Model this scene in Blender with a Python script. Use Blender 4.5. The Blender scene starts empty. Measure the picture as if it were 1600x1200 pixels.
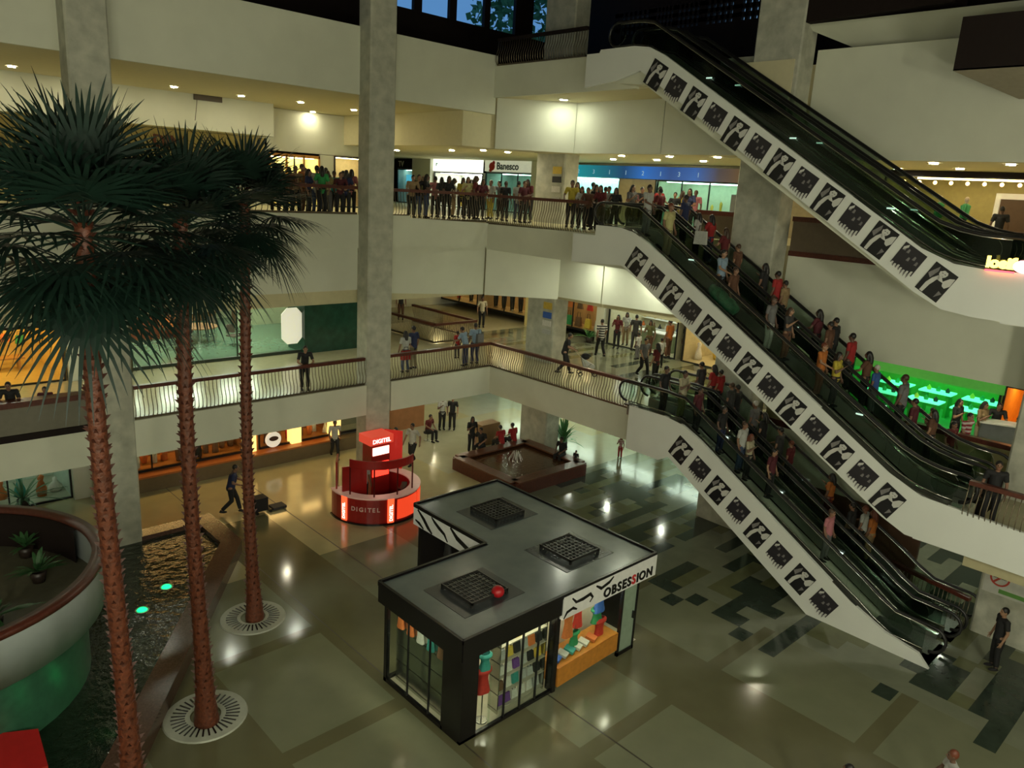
import bpy, bmesh, math, random
from mathutils import Vector, Matrix, Euler, noise
random.seed(7)
S = bpy.context.scene
COL = S.collection
# ------------------------------------------------------------- camera
ROT = [[0.7286659449614135, -0.6824180249229472, 0.05789283128120389], [-0.12858882350008688, -0.21935014044603024, -0.9671351665393881], [0.6726892708556854, 0.6972740889682983, -0.24758430832562017]]            # rows: camera right, down, forward in the world
CAMZ = 11.6
F = 1193.449             # focal length in pixels of a 1600 wide frame
cd = bpy.data.cameras.new('camera'); cam = bpy.data.objects.new('camera', cd); COL.objects.link(cam)
r_, d_, f_ = [Vector(v) for v in ROT]
cm = Matrix((( r_.x, -d_.x, -f_.x), (r_.y, -d_.y, -f_.y), (r_.z, -d_.z, -f_.z)))
cam.matrix_world = Matrix.Translation((0, 0, CAMZ)) @ cm.to_4x4()
cd.sensor_width = 36; cd.lens = F / 1600 * 36; cd.clip_start = .05; cd.clip_end = 300
S.camera = cam
# ------------------------------------------------------------- exposure and dusk sky
S.view_settings.view_transform = 'Standard'; S.view_settings.look = 'None'
S.view_settings.exposure = 0.0; S.view_settings.gamma = 1; S.view_settings.use_curve_mapping = False
LAMP = 1.0               # overall lamp strength
W = bpy.data.worlds.new('dusk'); S.world = W; W.use_nodes = True
wn = W.node_tree.nodes; bgn = wn['Background']
bgn.inputs[0].default_value = (.20, .42, .70, 1); bgn.inputs[1].default_value = .8

def ray(px, py):
    return r_ * ((px - 800) / F) + d_ * ((py - 600) / F) + f_
def atz(px, py, z):
    d = ray(px, py); return Vector((0, 0, CAMZ)) + d * ((z - CAMZ) / d.z)
def atx(px, py, x):
    d = ray(px, py); return Vector((0, 0, CAMZ)) + d * (x / d.x)
def aty(px, py, y):
    d = ray(px, py); return Vector((0, 0, CAMZ)) + d * (y / d.y)

# ------------------------------------------------------------- materials
MATS = {}
def M(name, col, rough=.55, metal=0, em=None, es=0, noise_amt=.08, nscale=6, spec=.5, bump=0):
    if name in MATS: return MATS[name]
    m = bpy.data.materials.new(name); m.use_nodes = True
    nt = m.node_tree; b = nt.nodes['Principled BSDF']
    b.inputs['Roughness'].default_value = rough; b.inputs['Metallic'].default_value = metal
    b.inputs['Specular IOR Level'].default_value = spec
    c = tuple(col) + (1,)
    tc = nt.nodes.new('ShaderNodeTexCoord'); nz = nt.nodes.new('ShaderNodeTexNoise')
    nz.inputs['Scale'].default_value = nscale; nz.inputs['Detail'].default_value = 3
    nt.links.new(tc.outputs['Object'], nz.inputs['Vector'])
    mx = nt.nodes.new('ShaderNodeMix'); mx.data_type = 'RGBA'
    mx.inputs[6].default_value = tuple(min(1, v * (1 - noise_amt * 2)) for v in col) + (1,)
    mx.inputs[7].default_value = tuple(min(1, v * (1 + noise_amt * 2)) for v in col) + (1,)
    nt.links.new(nz.outputs[0], mx.inputs[0]); nt.links.new(mx.outputs[2], b.inputs['Base Color'])
    if em is not None:
        b.inputs['Emission Color'].default_value = tuple(em) + (1,); b.inputs['Emission Strength'].default_value = es
    if bump:
        bp = nt.nodes.new('ShaderNodeBump'); bp.inputs['Strength'].default_value = bump; bp.inputs['Distance'].default_value = .02
        nt.links.new(nz.outputs[0], bp.inputs['Height']); nt.links.new(bp.outputs[0], b.inputs['Normal'])
    m.diffuse_color = c; MATS[name] = m; return m
def glass_mat(name, tint=(.9, .95, .92), refl=.12, rough=.02):
    m = bpy.data.materials.new(name); m.use_nodes = True; nt = m.node_tree
    for n in list(nt.nodes): nt.nodes.remove(n)
    o = nt.nodes.new('ShaderNodeOutputMaterial'); t = nt.nodes.new('ShaderNodeBsdfTransparent'); g = nt.nodes.new('ShaderNodeBsdfGlossy')
    t.inputs[0].default_value = tuple(tint) + (1,); g.inputs['Roughness'].default_value = rough
    mx = nt.nodes.new('ShaderNodeMixShader'); lw = nt.nodes.new('ShaderNodeLayerWeight'); lw.inputs[0].default_value = refl
    nt.links.new(lw.outputs['Fresnel'], mx.inputs[0]); nt.links.new(t.outputs[0], mx.inputs[1]); nt.links.new(g.outputs[0], mx.inputs[2])
    nt.links.new(mx.outputs[0], o.inputs[0]); MATS[name] = m; return m

wall_m = M('cream_render', (.62, .63, .51), .75, nscale=1.2, noise_amt=.04)
white_m = M('white_panel', (.68, .70, .66), .5, nscale=1, noise_amt=.03)
conc_m = M('column_concrete', (.42, .42, .34), .8, nscale=3, noise_amt=.22, bump=.3)
soff_m = M('soffit_paint', (.62, .57, .36), .7, noise_amt=.03)
dark_m = M('dark_brown_wall', (.014, .009, .008), .65, spec=.15)
wood_m = M('dark_red_wood', (.085, .022, .013), .35, nscale=14, noise_amt=.3)
bronze_m = M('bronze_baluster', (.16, .13, .085), .35, .7)
grey_par_m = M('parapet_grey', (.16, .15, .11), .6)
black_m = M('black_gloss', (.008, .007, .008), .25)
rubber_m = M('black_rubber', (.010, .010, .010), .4)
steel_m = M('brushed_steel', (.50, .50, .45), .22, .95)
step_m = M('escalator_step_metal', (.24, .25, .23), .4, .5, nscale=40, noise_amt=.4)
eglass_m = glass_mat('dark_balustrade_glass', (.76, .83, .79), .25, .05)
pane_m = glass_mat('shop_glass', (.92, .97, .94), .07, .01)
stone_m = M('brown_granite', (.085, .042, .028), .22, nscale=25, noise_amt=.3)
lamp_m = M('downlight_lens', (1, .95, .8), .4, em=(1, .91, .62), es=230 * LAMP)
lampw_m = M('downlight_lens_white', (1, 1, .95), .4, em=(.96, 1, .78), es=200 * LAMP)
ring_m = M('downlight_ring', (.5, .48, .42), .4, .6)

# ------------------------------------------------------------- mesh helpers
class MB:
    def __init__(s): s.v = []; s.f = []; s.mi = []
    def face(s, pts, mi=0):
        i = len(s.v); s.v += [tuple(p) for p in pts]; s.f.append(tuple(range(i, i + len(pts)))); s.mi.append(mi); return s
    def hexa(s, p, mi=0):       # p: 4 bottom (ccw from above), 4 top
        i = len(s.v); s.v += [tuple(q) for q in p]
        for f in ((3, 2, 1, 0), (4, 5, 6, 7), (0, 1, 5, 4), (1, 2, 6, 5), (2, 3, 7, 6), (3, 0, 4, 7)):
            s.f.append(tuple(i + k for k in f)); s.mi.append(mi)
        return s
    def box(s, x0, x1, y0, y1, z0, z1, mi=0):
        if x0 > x1: x0, x1 = x1, x0
        if y0 > y1: y0, y1 = y1, y0
        return s.hexa([(x0, y0, z0), (x1, y0, z0), (x1, y1, z0), (x0, y1, z0), (x0, y0, z1), (x1, y0, z1), (x1, y1, z1), (x0, y1, z1)], mi)
    def obox(s, c, ux, uy, uz, hx, hy, hz, mi=0):
        c = Vector(c); ux = Vector(ux) * hx; uy = Vector(uy) * hy; uz = Vector(uz) * hz
        return s.hexa([c - ux - uy - uz, c + ux - uy - uz, c + ux + uy - uz, c - ux + uy - uz, c - ux - uy + uz, c + ux - uy + uz, c + ux + uy + uz, c - ux + uy + uz], mi)
    def slab(s, a, b, w, h0, h1, mi=0):      # beam from a to b (xy), half width w, z from h0 to h1
        a = Vector((a[0], a[1])); b = Vector((b[0], b[1])); d = (b - a).normalized(); n = Vector((-d.y, d.x)) * w
        q = [a - n, b - n, b + n, a + n]
        return s.hexa([(p.x, p.y, h0) for p in q] + [(p.x, p.y, h1) for p in q], mi)
    def prism(s, poly, axis, a, b, mi=0):    # poly: list of 2D; axis x: (y,z) ; y: (x,z) ; z: (x,y)
        def P(p, t):
            return {'x': (t, p[0], p[1]), 'y': (p[0], t, p[1]), 'z': (p[0], p[1], t)}[axis]
        n = len(poly); i = len(s.v)
        s.v += [P(p, a) for p in poly] + [P(p, b) for p in poly]
        s.f.append(tuple(i + k for k in range(n))); s.f.append(tuple(i + n + k for k in reversed(range(n)))); s.mi += [mi, mi]
        for k in range(n):
            j = (k + 1) % n; s.f.append((i + k, i + n + k, i + n + j, i + j)); s.mi.append(mi)
        return s
    def tube(s, path, r, n=8, mi=0, caps=True, closed=False):
        path = [Vector(p) for p in path]; rr = r if isinstance(r, (list, tuple)) else [r] * len(path)
        rings = []
        up0 = None
        for k, p in enumerate(path):
            if closed: t = (path[(k + 1) % len(path)] - path[k - 1])
            else: t = (path[min(k + 1, len(path) - 1)] - path[max(k - 1, 0)])
            if t.length < 1e-9: t = Vector((0, 0, 1))
            t.normalize()
            if up0 is None:
                up0 = Vector((0, 0, 1)) if abs(t.z) < .9 else Vector((1, 0, 0))
            u = up0 - t * up0.dot(t)
            if u.length < 1e-4: u = Vector((1, 0, 0)) - t * t.x
            u.normalize(); up0 = u; w = t.cross(u)
            i = len(s.v)
            s.v += [tuple(p + (u * math.cos(2 * math.pi * j / n) + w * math.sin(2 * math.pi * j / n)) * rr[k]) for j in range(n)]
            rings.append(i)
        m = len(rings)
        for k in range(m if closed else m - 1):
            a, b = rings[k], rings[(k + 1) % m]
            for j in range(n):
                j2 = (j + 1) % n; s.f.append((a + j, a + j2, b + j2, b + j)); s.mi.append(mi)
        if caps and not closed:
            s.f.append(tuple(rings[0] + j for j in reversed(range(n)))); s.f.append(tuple(rings[-1] + j for j in range(n))); s.mi += [mi, mi]
        return s
    def lathe(s, c, prof, n=24, mi=0, a0=0, a1=2 * math.pi):     # prof: (r,z)
        full = abs(a1 - a0 - 2 * math.pi) < 1e-6; m = n if full else n + 1
        i = len(s.v)
        for k in range(m):
            a = a0 + (a1 - a0) * k / n
            s.v += [(c[0] + r * math.cos(a), c[1] + r * math.sin(a), c[2] + z) for r, z in prof]
        L = len(prof)
        for k in range(n):
            k2 = (k + 1) % m
            for j in range(L - 1):
                s.f.append((i + k * L + j, i + k2 * L + j, i + k2 * L + j + 1, i + k * L + j + 1)); s.mi.append(mi)
        return s
    def ball(s, c, r, mi=0, nu=10, nv=7):
        if not isinstance(r, (list, tuple)): r = (r, r, r)
        prof = [(math.sin(math.pi * k / nv), -math.cos(math.pi * k / nv)) for k in range(nv + 1)]
        i = len(s.v)
        for k in range(nu):
            a = 2 * math.pi * k / nu
            s.v += [(c[0] + q * math.cos(a) * r[0], c[1] + q * math.sin(a) * r[1], c[2] + z * r[2]) for q, z in prof]
        L = len(prof)
        for k in range(nu):
            k2 = (k + 1) % nu
            for j in range(L - 1):
                s.f.append((i + k * L + j, i + k2 * L + j, i + k2 * L + j + 1, i + k * L + j + 1)); s.mi.append(mi)
        return s
    def mesh(s, name, mats, org=(0, 0, 0), smooth=False):
        me = bpy.data.meshes.new(name); o = Vector(org)
        me.from_pydata([tuple(Vector(v) - o) for v in s.v], [], s.f)
        for m in (mats if isinstance(mats, (list, tuple)) else [mats]): me.materials.append(m)
        for p, k in zip(me.polygons, s.mi): p.material_index = k; p.use_smooth = smooth
        me.validate(); me.update(); return me
    def build(s, name, mats, parent=None, smooth=False, loc=None):
        if parent is not None: org = wloc(parent)
        elif loc is not None: org = Vector(loc)
        else:
            xs = [v[0] for v in s.v]; ys = [v[1] for v in s.v]; zs = [v[2] for v in s.v]
            org = Vector(((min(xs) + max(xs)) / 2, (min(ys) + max(ys)) / 2, min(zs)))
        o = bpy.data.objects.new(name, s.mesh(name, mats, org, smooth)); COL.objects.link(o)
        if parent is not None: o.parent = parent
        else: o.location = org
        return o
def wloc(o):
    p = Vector(o.location)
    while o.parent: o = o.parent; p = p + Vector(o.location)
    return p
def thing(name, label, cat, loc, group=None, rz=0):
    o = bpy.data.objects.new(name, None); COL.objects.link(o); o.location = loc; o.rotation_euler = (0, 0, rz)
    o.empty_display_size = .1
    o['label'] = label; o['category'] = cat
    if group: o['group'] = group
    return o
def tag(o, label, cat, group=None, kind=None):
    o['label'] = label; o['category'] = cat
    if group: o['group'] = group
    if kind: o['kind'] = kind
    return o
def struct(o): o['kind'] = 'structure'; return o
def dup(o, parent=None, **kw):
    c = o.copy(); COL.objects.link(c)
    if parent is not None: c.parent = parent
    for ch in list(o.children): dup(ch, c)
    for k, v in kw.items(): c[k] = v
    return c
def part_copy(o, parent, loc):
    c = o.copy(); COL.objects.link(c); c.parent = parent; c.location = loc; return c
def text_mb(s, size, origin, right, up, depth=.012, bold=.0):
    cu = bpy.data.curves.new('t', 'FONT'); cu.body = s; cu.size = size; cu.extrude = depth; cu.offset = bold; cu.resolution_u = 3
    ob = bpy.data.objects.new('t', cu); COL.objects.link(ob)
    bpy.context.view_layer.update()
    dg = bpy.context.evaluated_depsgraph_get(); me = bpy.data.meshes.new_from_object(ob.evaluated_get(dg))
    right = Vector(right).normalized(); up = Vector(up).normalized(); n = right.cross(up); o = Vector(origin)
    mb = MB(); mb.v = [tuple(o + right * v.co.x + up * v.co.y + n * v.co.z) for v in me.vertices]
    mb.f = [tuple(p.vertices) for p in me.polygons]; mb.mi = [0] * len(mb.f)
    bpy.data.objects.remove(ob); bpy.data.curves.remove(cu); bpy.data.meshes.remove(me)
    return mb
ORD = ['', 'first', 'second', 'third', 'fourth', 'fifth', 'sixth', 'seventh', 'eighth', 'ninth', 'tenth', 'eleventh', 'twelfth', 'thirteenth', 'fourteenth', 'fifteenth', 'sixteenth', 'seventeenth', 'eighteenth', 'nineteenth', 'twentieth']
for k, t in enumerate(['twenty-first', 'twenty-second', 'twenty-third', 'twenty-fourth', 'twenty-fifth', 'twenty-sixth', 'twenty-seventh', 'twenty-eighth', 'twenty-ninth', 'thirtieth', 'thirty-first', 'thirty-second', 'thirty-third', 'thirty-fourth', 'thirty-fifth', 'thirty-sixth']): ORD.append(t)
X3, Y3, Z3 = Vector((1, 0, 0)), Vector((0, 1, 0)), Vector((0, 0, 1))
# ============================================================= unseen globe lamps added out of frame to light the walls
for k, (x, y, z, nm) in enumerate([(-3.5, 0.5, 10.8, 'first behind the near gallery'), (0.5, -3.5, 10.8, 'second behind the near gallery'), (12, -3, 9.0, 'at the right end of the near gallery'), (4.5, -7, 10.8, 'at the far right of the near gallery'), (-6, 3.5, 9.0, 'at the left end of the near gallery')]):
    t = thing('fill_lamp', 'added globe lamp for fill light, out of view, ' + nm, 'lamp', (x, y, z), 'added fill lamps out of view')
    b = MB(); b.ball((x, y, z), .38, nu=24, nv=16); b.build('globe', M('fill_globe_glow', (1, 1, .9), .4, em=(1, .97, .76), es=215 * LAMP), t, True)
    b = MB(); b.tube([(x, y, z + .38), (x, y, 23.28)], .02, 6); b.build('lamp_rod', ring_m, t); b = MB(); b.lathe((x, y, z + .34), [(0, .08), (.14, .08), (.16, 0)], 16); b.build('lamp_cap', ring_m, t)

# ============================================================= floors
fl_light = M('floor_slab_light', (.19, .20, .125), .14, nscale=1.5, noise_amt=.07, spec=.6)
fl_tan = M('floor_slab_tan', (.135, .13, .07), .14, nscale=1.5, noise_amt=.07, spec=.6)
fl_joint = M('floor_joint', (.05, .045, .03), .4)
fl_dark = M('floor_tile_dark_green', (.035, .05, .037), .12, nscale=3, noise_amt=.2, spec=.6)
fl_pale = M('floor_tile_pale', (.20, .215, .15), .12, nscale=2, noise_amt=.1, spec=.6)
fl_mid = M('floor_tile_mid', (.14, .15, .075), .12, nscale=2, noise_amt=.15, spec=.6)
fl_m = [fl_light, fl_tan, fl_joint, fl_dark, fl_pale, fl_mid, M('floor_slab_cream_lit', (.42, .385, .22), .14, nscale=1.5, noise_amt=.06, spec=.6), M('floor_slab_pale', (.40, .40, .28), .14, nscale=1.5, noise_amt=.06, spec=.6)]
def rows_of_tiles(b, x0, x1, y0, y1, z, rnd, dark=.36, jag=0):
    y = y0
    while y < y1 - .01:
        yy = min(y + .46, y1); x = x0 - (rnd.choice([0, .6, 1.2]) if jag and 2 < y < 18 else 0); first = True
        xs = x
        while x < x1 - .01:
            L = rnd.choice([.6, 1.2, 1.6, 2.2]); xx = min(x + L, x1)
            q = rnd.random(); frac = dark if y < 19 else dark * .25
            mi = 3 if q < frac else (5 if q < frac + .25 else 4)
            if jag and first: mi = 3 if xs < x0 else 4; xx = min(x + .6, x1)
            if jag and x < x0 - .01: xx = min(xx, x + .6)
            zz = z + (.004 if xs < x0 and x < x0 - .01 else 0)
            b.face([(x, y, zz), (xx, y, zz), (xx, yy, zz), (x, yy, zz)], mi); x = xx; first = False
        y = yy
b = MB()
XC = [-12]; XI = []
x = 6.2 - 4.95 * 3
while x < 18.8: XC += [x, x + 2.8]; x += 4.95
XC = sorted(set([v for v in XC if v < 18.9] + [9.28, 9.31, 11.88, 11.92, 18.9]))
YC = []; y = 4.95 - 3.83 * 4
while y < 44: YC += [y, y + 3.42]; y += 3.83
YC = sorted(set([-12] + [v for v in YC if v > -12] + [46]))
for i in range(len(XC) - 1):
    for j in range(len(YC) - 1):
        xm = (XC[i] + XC[i + 1]) / 2; ym = (YC[j] + YC[j + 1]) / 2
        if XC[i + 1] - XC[i] < .06: mi = 2
        else:
            inx = ((xm - 6.2) % 4.95) < 2.8; iny = ((ym - 4.95) % 3.83) < 3.42
            mi = 0 if (inx and iny) else 1
            if ym > 23.6 or (ym > 20 and inx): mi = 6  # slabs near the shops brightened in colour for the window light there
        b.face([(XC[i], YC[j], 0), (XC[i + 1], YC[j], 0), (XC[i + 1], YC[j + 1], 0), (XC[i], YC[j + 1], 0)], mi)
rows_of_tiles(b, 18.9, 34, -12, 20.2, 0, random.Random(5), .36, True)
for i in range(5):
    for j in range(9): b.face([(18.9 + i * 3.02, 20.2 + j * 2.87, 0), (18.9 + (i + 1) * 3.02, 20.2 + j * 2.87, 0), (18.9 + (i + 1) * 3.02, 20.2 + (j + 1) * 2.87, 0), (18.9 + i * 3.02, 20.2 + (j + 1) * 2.87, 0)], 7 if (i + j) % 4 else 6)
struct(b.build('floor', fl_m))
L1, L2, L3 = 4.15, 10.25, 16.05
b = MB()
def fbox(b, x0, x1, y0, y1, z0, z1): b.box(x0, x1, y0, y1, z0, z1, 0)
for r in [(-12, 22.2, 23.62, 46), (24.8, 42, 23.62, 46), (22.2, 24.8, 23.62, 28.6), (22.2, 24.8, 34, 46), (21.45, 42, 15.2, 23.62), (25.1, 42, -12, 15.2), (20.7, 25.1, -12, 4.7)]:
    fbox(b, *r, 3.05, L1)
rows_of_tiles(b, 25.1, 32, 5, 30, L1 + .004, random.Random(9), .3)
struct(b.build('floor', [M('floor_polished_beige', (.40, .36, .22), .16, noise_amt=.06, spec=.6), fl_tan, fl_joint, fl_dark, fl_pale, fl_mid]))
b = MB()
for r in [(-12, 42, 24.25, 46), (23.6, 42, 15.2, 24.25), (21.45, 23.6, 16.4, 24.25), (25.15, 42, -12, 15.2), (20.7, 25.15, -12, 5)]:
    if r[0] == 21.45: fbox(b, *r, 9.15, L2)
    elif r[0] == 20.7: fbox(b, *r, 9.2, L2)
    else: fbox(b, *r, 7.2, L2)
struct(b.build('floor', [M('upper_floor_slab', (.55, .50, .30), .45, noise_amt=.05)]))
b = MB()
for r in [(-12, 42, 24.25, 31.5), (21.45, 23.9, 16.4, 24.25)]:
    fbox(b, *r, 14.42 if r[0] == -12 else 15.05, L3)
fbox(b, -12, 15.6, 31.5, 46, 13.12, L3); fbox(b, 19.9, 42, 24.25, 46, 13.12, 14.42); fbox(b, 15.6, 19.9, 36.5, 46, 13.12, L3); fbox(b, 15.6, 19.9, 31.5, 36.5, 14.42, L3)
fbox(b, 19.9, 42, 31.5, 46, 14.42, L3)
fbox(b, 23.9, 42, 12.9, 24.25, 13.12, L3); fbox(b, 25.15, 42, -12, 12.9, 13.12, L3)
struct(b.build('floor', [soff_m]))
struct(MB().box(-12, 30.7, -12, 30.2, 23.3, 23.7).build('ceiling', dark_m))

# ============================================================= fascias, parapets, bulkheads
TN = [0]
def trim(b, m, smooth=False): return struct(b.build('trim_1', m, smooth=smooth))
# first balcony: thin cream edge
trim(MB().box(-12, 15.15, 23.47, 23.62, 3.05, 4.2), wall_m)
trim(MB().box(16.25, 21.45, 23.47, 23.62, 3.05, 4.2), wall_m)
trim(MB().box(21.3, 21.45, 15.2, 23.5, 3.05, 4.2), wall_m)
trim(MB().box(-12, 5.95, 23.42, 23.5, 4.12, 4.3), dark_m)
trim(MB().box(-12, 5.95, 23.5, 23.68, 4.2, 5.1), grey_par_m)
trim(MB().box(-12, 5.95, 23.38, 23.8, 5.08, 5.24), wood_m)
trim(MB().box(20.55, 20.7, -12, 5.9, 3.36, 4.3), white_m)
trim(MB().box(25.0, 25.1, 4.9, 12.7, 2.2, 4.0), wall_m); trim(MB().box(25.0, 25.1, 14.4, 15.2, 2.2, 4.0), wall_m)
trim(MB().box(24.97, 25.12, 4.9, 12.7, 3.98, 4.2), wood_m)
trim(MB().box(25.0, 25.1, 4.9, 12.7, 4.2, 5.15), M('olive_parapet', (.30, .28, .13), .6)); trim(MB().box(24.93, 25.17, 4.9, 12.7, 5.13, 5.27), wood_m)
trim(MB().box(25.15, 25.3, 7.0, 12.7, 0, 2.3), M('brown_wall_panel', (.11, .055, .032), .5, nscale=2, noise_amt=.2))
# second balcony: tall cream band with a crease
trim(MB().box(-12, 15.15, 24.1, 24.25, 9.2, 10.38), wall_m)
trim(MB().box(-12, 15.15, 24.16, 24.28, 7.68, 9.2), wall_m)
b = MB(); b.prism([(16.2, 7.5), (21.3, 7.2), (21.3, 9.2), (16.2, 9.2)], 'y', 24.16, 24.28); trim(b, wall_m)
b = MB(); b.prism([(16.2, 9.2), (21.45, 9.2), (21.45, 10.15), (17.4, 10.3), (17.4, 10.38), (16.2, 10.38)], 'y', 24.08, 24.25); trim(b, wall_m)
b = MB(); b.prism([(16.4, 9.15), (24.25, 9.15), (24.25, 10.12), (18.6, 10.2), (16.4, 10.22)], 'x', 21.3, 21.45); trim(b, wall_m)
trim(MB().box(21.3, 23.6, 15.0, 24.1, 9.1, 9.15), wall_m)
b = MB(); b.slab((21.32, 24.1), (23.5, 21.9), .05, 7.2, 9.12); trim(b, wall_m)
b = MB(); b.prism([(15.0, 7.5), (19.5, 7.35), (19.5, 9.12), (15.0, 9.12)], 'x', 23.5, 23.6); trim(b, wall_m)
b = MB(); b.prism([(19.56, 7.35), (22.0, 7.3), (22.0, 9.12), (19.56, 9.12)], 'x', 23.5, 23.6); trim(b, wall_m)
for y0, y1 in ((4.9, 12.72), (14.42, 16.5)):
    trim(MB().box(25.0, 25.15, y0, y1, 6.95, 9.95), wall_m)
    trim(MB().box(24.97, 25.2, y0, y1, 9.93, 10.1), wood_m)
    trim(MB().box(25.02, 25.14, y0, y1, 10.1, 11.1), M('brown_parapet', (.13, .095, .06), .6))
    trim(MB().box(24.93, 25.25, y0, y1, 11.08, 11.24), wood_m)
trim(MB().box(20.55, 20.7, -12, 5.0, 9.2, 10.4), white_m)
# third balcony
trim(MB().box(-12, 15.15, 24.1, 24.25, 14.42, 16.6), wall_m)
trim(MB().box(16.2, 21.42, 24.1, 24.25, 14.42, 16.6), wall_m)
trim(MB().box(21.3, 21.45, 17.0, 24.1, 15.05, 16.2), wall_m)
b = MB(); b.hexa([(-12, 31.4, 13.12), (15.6, 31.4, 13.12), (15.6, 31.5, 13.12), (-12, 31.5, 13.12), (-12, 31.4, 14.42), (15.6, 31.4, 14.42), (15.6, 31.5, 14.42), (-12, 31.5, 14.42)]); trim(b, wall_m)
trim(MB().box(15.5, 15.6, 31.5, 36.5, 13.12, 14.42), wall_m); trim(MB().box(15.6, 19.9, 36.4, 36.5, 13.12, 14.42), wall_m)
b = MB(); b.hexa([(21.6, 24.26, 13.12), (21.7, 24.26, 13.12), (20.1, 36.4, 13.12), (20.0, 36.4, 13.12), (20.6, 24.26, 14.42), (20.7, 24.26, 14.42), (19.9, 36.4, 14.42), (19.8, 36.4, 14.42)]); trim(b, wall_m)
b = MB(); b.slab((21.5, 24.1), (23.8, 21.9), .05, 13.12, 15.05); trim(b, wall_m)
trim(MB().box(23.8, 23.9, 17.62, 22.0, 13.12, 15.05), wall_m); trim(MB().box(23.8, 23.9, 12.9, 17.58, 13.12, 15.05), wall_m)
for y0, y1 in ((-12, 12.72), (14.42, 16.3)):
    trim(MB().box(25.0, 25.15, y0, y1, 13.1, 16.45), wall_m)
# hanging stair boxes at the top right
trim(MB().hexa([(24.0, 8.5, 17.2), (24.9, 8.5, 17.2), (24.9, 13, 17.1), (24.0, 13, 17.1), (24.0, 8.5, 19), (24.9, 8.5, 19), (24.9, 13, 19), (24.0, 13, 19)]), dark_m)
b = MB(); b.face([(24.3, 13.0, 17.05), (25.6, 11.6, 16.45), (25.6, -2, 16.45), (24.3, -2, 17.05)]); b.face([(24.3, 13.0, 17.1), (25.6, 11.6, 16.5), (25.6, -2, 16.5), (24.3, -2, 17.1)]); trim(b, wall_m)
trim(MB().box(22, 27, -12, 7.55, 15.1, 16.35), dark_m)
b = MB(); b.hexa([(22, -12, 15.1), (24, -12, 14.62), (24, 6.5, 14.62), (22, 7.55, 15.1), (22, -12, 15.14), (24.2, -12, 15.12), (24.2, 7.5, 15.12), (22, 7.55, 15.14)]); trim(b, M('grey_soffit', (.30, .27, .2), .7))

# ============================================================= columns (each one stands by itself)
def column(x0, x1, y0, y1, label):
    c = .05
    poly = [(x0 + c, y0), (x1 - c, y0), (x1, y0 + c), (x1, y1 - c), (x1 - c, y1), (x0 + c, y1), (x0, y1 - c), (x0, y0 + c)]
    b = MB(); b.prism(poly, 'z', 0, 23.3)
    tag(b.build('concrete_column', conc_m), label, 'column')
column(5.98, 7.03, 23.43, 24.2, 'tall speckled concrete column standing beside the pool, behind the palms')
column(15.15, 16.2, 23.43, 24.2, 'tall speckled concrete column rising behind the red round phone booth')
column(23.95, 24.9, 12.75, 14.4, 'tall speckled concrete column standing behind the escalators')
column(24.2, 25.1, 22.7, 24.4, 'concrete column at the far corner with small notices taped to it')
column(23.62, 24.6, 3.2, 4.85, 'concrete column at the right edge with a round no smoking sign')

# ============================================================= far walls
struct(MB().box(-12, -11.8, -12, 30.2, 0, 23.3).build('wall_left', wall_m))
struct(MB().box(-12, 30.7, -12, -11.8, 0, 23.3).build('wall_near', wall_m))
struct(MB().box(30.7, 42, -12, -11.8, 0, 16).build('wall_near', wall_m))
struct(MB().box(-12, 42, 45.8, 46, 0, 16).build('wall_far', dark_m))
struct(MB().box(41.8, 42, -12, 46, 0, 16).build('wall_right', dark_m))
b = MB()   # top floor wall with windows
b.box(-12, 30.7, 30, 30.2, L3, 18.95); b.box(-12, 30.7, 30, 30.2, 22.5, 23.3)
ws = [(10.2, 11.6), (12.4, 13.8), (20.4, 21.6), (22.03, 23.6), (24.0, 25.7), (26.05, 27.7), (28.9, 30.4)]
xs = -12
for a, c in ws: b.box(xs, a, 30, 30.2, 18.95, 22.5); xs = c
b.box(xs, 30.7, 30, 30.2, 18.95, 22.5)
struct(b.build('wall_top_far', dark_m))
skyp = glass_mat('window_glass_dusk', (.75, .85, .95), .1, .02)
for k, (a, c) in enumerate(ws):
    struct(MB().box(a, c, 30.08, 30.11, 18.95, 22.5).build('window_%d' % (k + 1), skyp))
b = MB()   # perforated block wall on the right at the top
b.box(30.5, 30.7, -12, 30, L3, 18.98); b.box(30.5, 30.7, -12, 30, 19.95, 23.3)
gs = [(23.95, 25.6, 6), (22.6, 23.6, 5), (21.2, 22.4, 5), (19.5, 20.9, 5), (18.3, 19.2, 3)]
cuts = []
for a, c, n in gs:
    w = (c - a) / n
    cuts += [(a + w * i + w * .26, a + w * i + w * .74) for i in range(n)]
cuts.sort(); ys = -12
for a, c in cuts: b.box(30.5, 30.7, ys, a, 18.98, 19.95); ys = c
b.box(30.5, 30.7, ys, 30, 18.98, 19.95)
for z0, z1 in ((19.12, 19.3), (19.45, 19.62), (19.77, 19.95)): b.box(30.5, 30.7, 17.5, 26, z0, z1)
struct(b.build('wall_top_right', dark_m))

struct(MB().box(-12, -11.8, 30.2, 46, 0, 16).build('wall_left', wall_m))
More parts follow.
